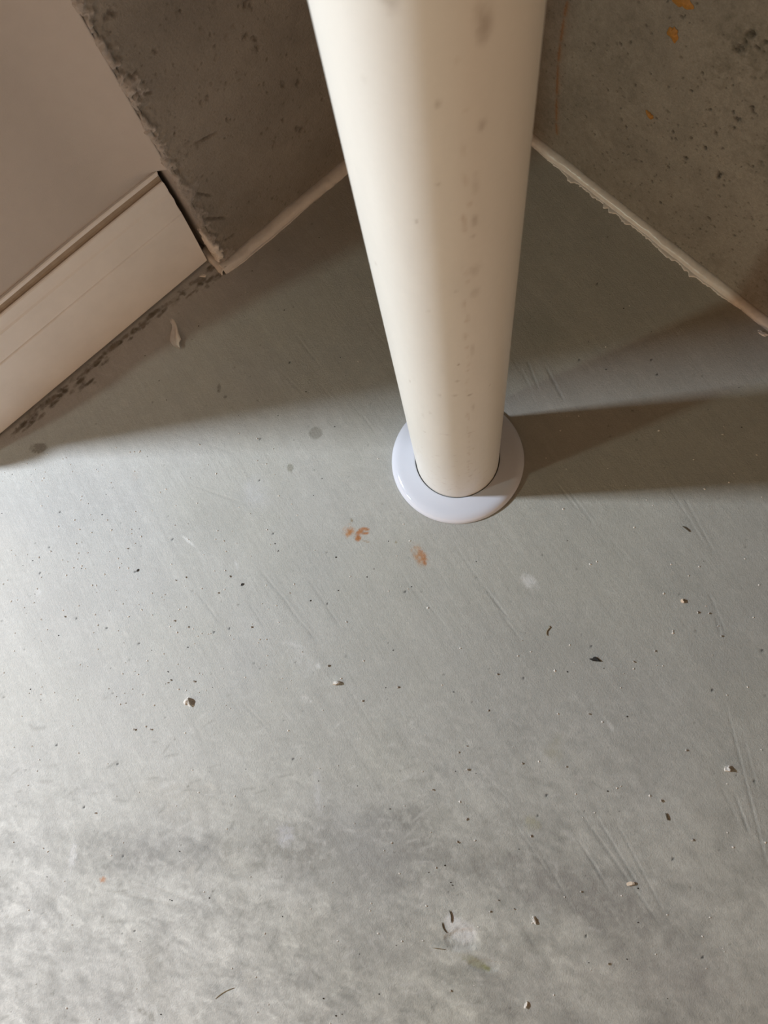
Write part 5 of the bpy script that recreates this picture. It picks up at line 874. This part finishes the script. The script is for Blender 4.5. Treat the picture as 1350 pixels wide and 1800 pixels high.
def bent(a, b, k, n=6):
    d = (b[0] - a[0], b[1] - a[1])
    return [(a[0] + d[0] * t - d[1] * k * math.sin(math.pi * t), a[1] + d[1] * t + d[0] * k * math.sin(math.pi * t)) for t in [i / (n - 1) for i in range(n)]]


splinter(bent((0.2184, 0.1793), (0.2252, 0.1731), 0.05), 0.0007, M_WOOD, 'dark wood splinter on the floor right of the flange')
splinter(bent((0.178, -0.0981), (0.1795, -0.1046), 0.0), 0.0008, M_WOOD, 'short dark splinter on the brownish lower right floor')
splinter(bent((-0.2519, -0.2704), (-0.2335, -0.2601), 0.06), 0.00035, M_STRAW, 'thin straw stalk near the bottom edge left of centre', 'straw')
splinter(bent((-0.0278, -0.1874), (-0.0264, -0.1982), 0.10), 0.0006, M_WOOD, 'upper dark splinter sticking out of the floor gouge')
splinter(bent((-0.0349, -0.1979), (-0.0303, -0.207), -0.12), 0.0005, M_WOOD, 'curved dark splinter on the left side of the floor gouge')
splinter(bent((-0.0444, -0.22), (-0.0316, -0.2211), 0.0), 0.0004, M_STRAW, 'pale brown straw stalk lying left of the floor gouge', 'straw')
splinter([(0.0764, 0.0688), (0.0758, 0.0712), (0.0763, 0.0738), (0.0782, 0.0760), (0.0797, 0.0773), (0.0790, 0.0786), (0.0778, 0.0785)], 0.0005, M_STRAW, 'tiny hooked fibre on the floor below the flange', 'fibre')


def grit(name, spots, mats, label, cat):
    bm = bmesh.new()
    rr = random.Random(len(spots))
    for (x, y, r, mi) in spots:
        q = [Vector((rr.uniform(-1, 1) * 0.3 + math.cos(t), rr.uniform(-1, 1) * 0.3 + math.sin(t) * 0.8, -0.2)) for t in (0, 1.6, 3.1, 4.7)]
        vs = [bm.verts.new((x + p.x * r, y + p.y * r, p.z * r)) for p in q]
        tp = bm.verts.new((x + rr.uniform(-0.3, 0.3) * r, y + rr.uniform(-0.3, 0.3) * r, r * 0.8))
        for k in range(4):
            bm.faces.new((vs[k], vs[(k + 1) % 4], tp)).material_index = mi
        bm.faces.new(vs[::-1]).material_index = mi
    o = bm_object(name, bm, mats[0], smooth=False)
    o.data.materials.append(mats[1])
    tag(o, label, cat, kind='stuff')


def on_floor(x, y):
    ua = -(x - CORNER[0]) * math.sin(ANG_A) + (y - CORNER[1]) * math.cos(ANG_A)
    ub = -(x - CORNER[0]) * math.sin(ANG_B) + (y - CORNER[1]) * math.cos(ANG_B)
    return ua < -0.02 and ub < -0.02 and math.hypot(x - PIPE[0], y - PIPE[1]) > 0.075


gs = []
rw = random.Random(77)
while len(gs) < 420:
    x = rw.uniform(-0.56, 0.32); y = rw.uniform(-0.30, 0.50)
    p = 0.22 + (0.78 if (x < -0.18 and 0.0 < y < 0.29) else 0.0)
    if y > 0.30:
        p = 0.03
    if on_floor(x, y) and rw.random() < p:
        gs.append((x, y, rw.uniform(0.0007, 0.0015), 0))
for i in range(150):
    x = rw.uniform(-0.56, 0.32); y = rw.uniform(-0.30, 0.62)
    if on_floor(x, y):
        gs.append((x, y, rw.uniform(0.0005, 0.0010), 1))
grit('floor_grit', gs, (M_PLASTER, M_BLACK), 'fine white and dark grit strewn over the whole concrete floor', 'grit')
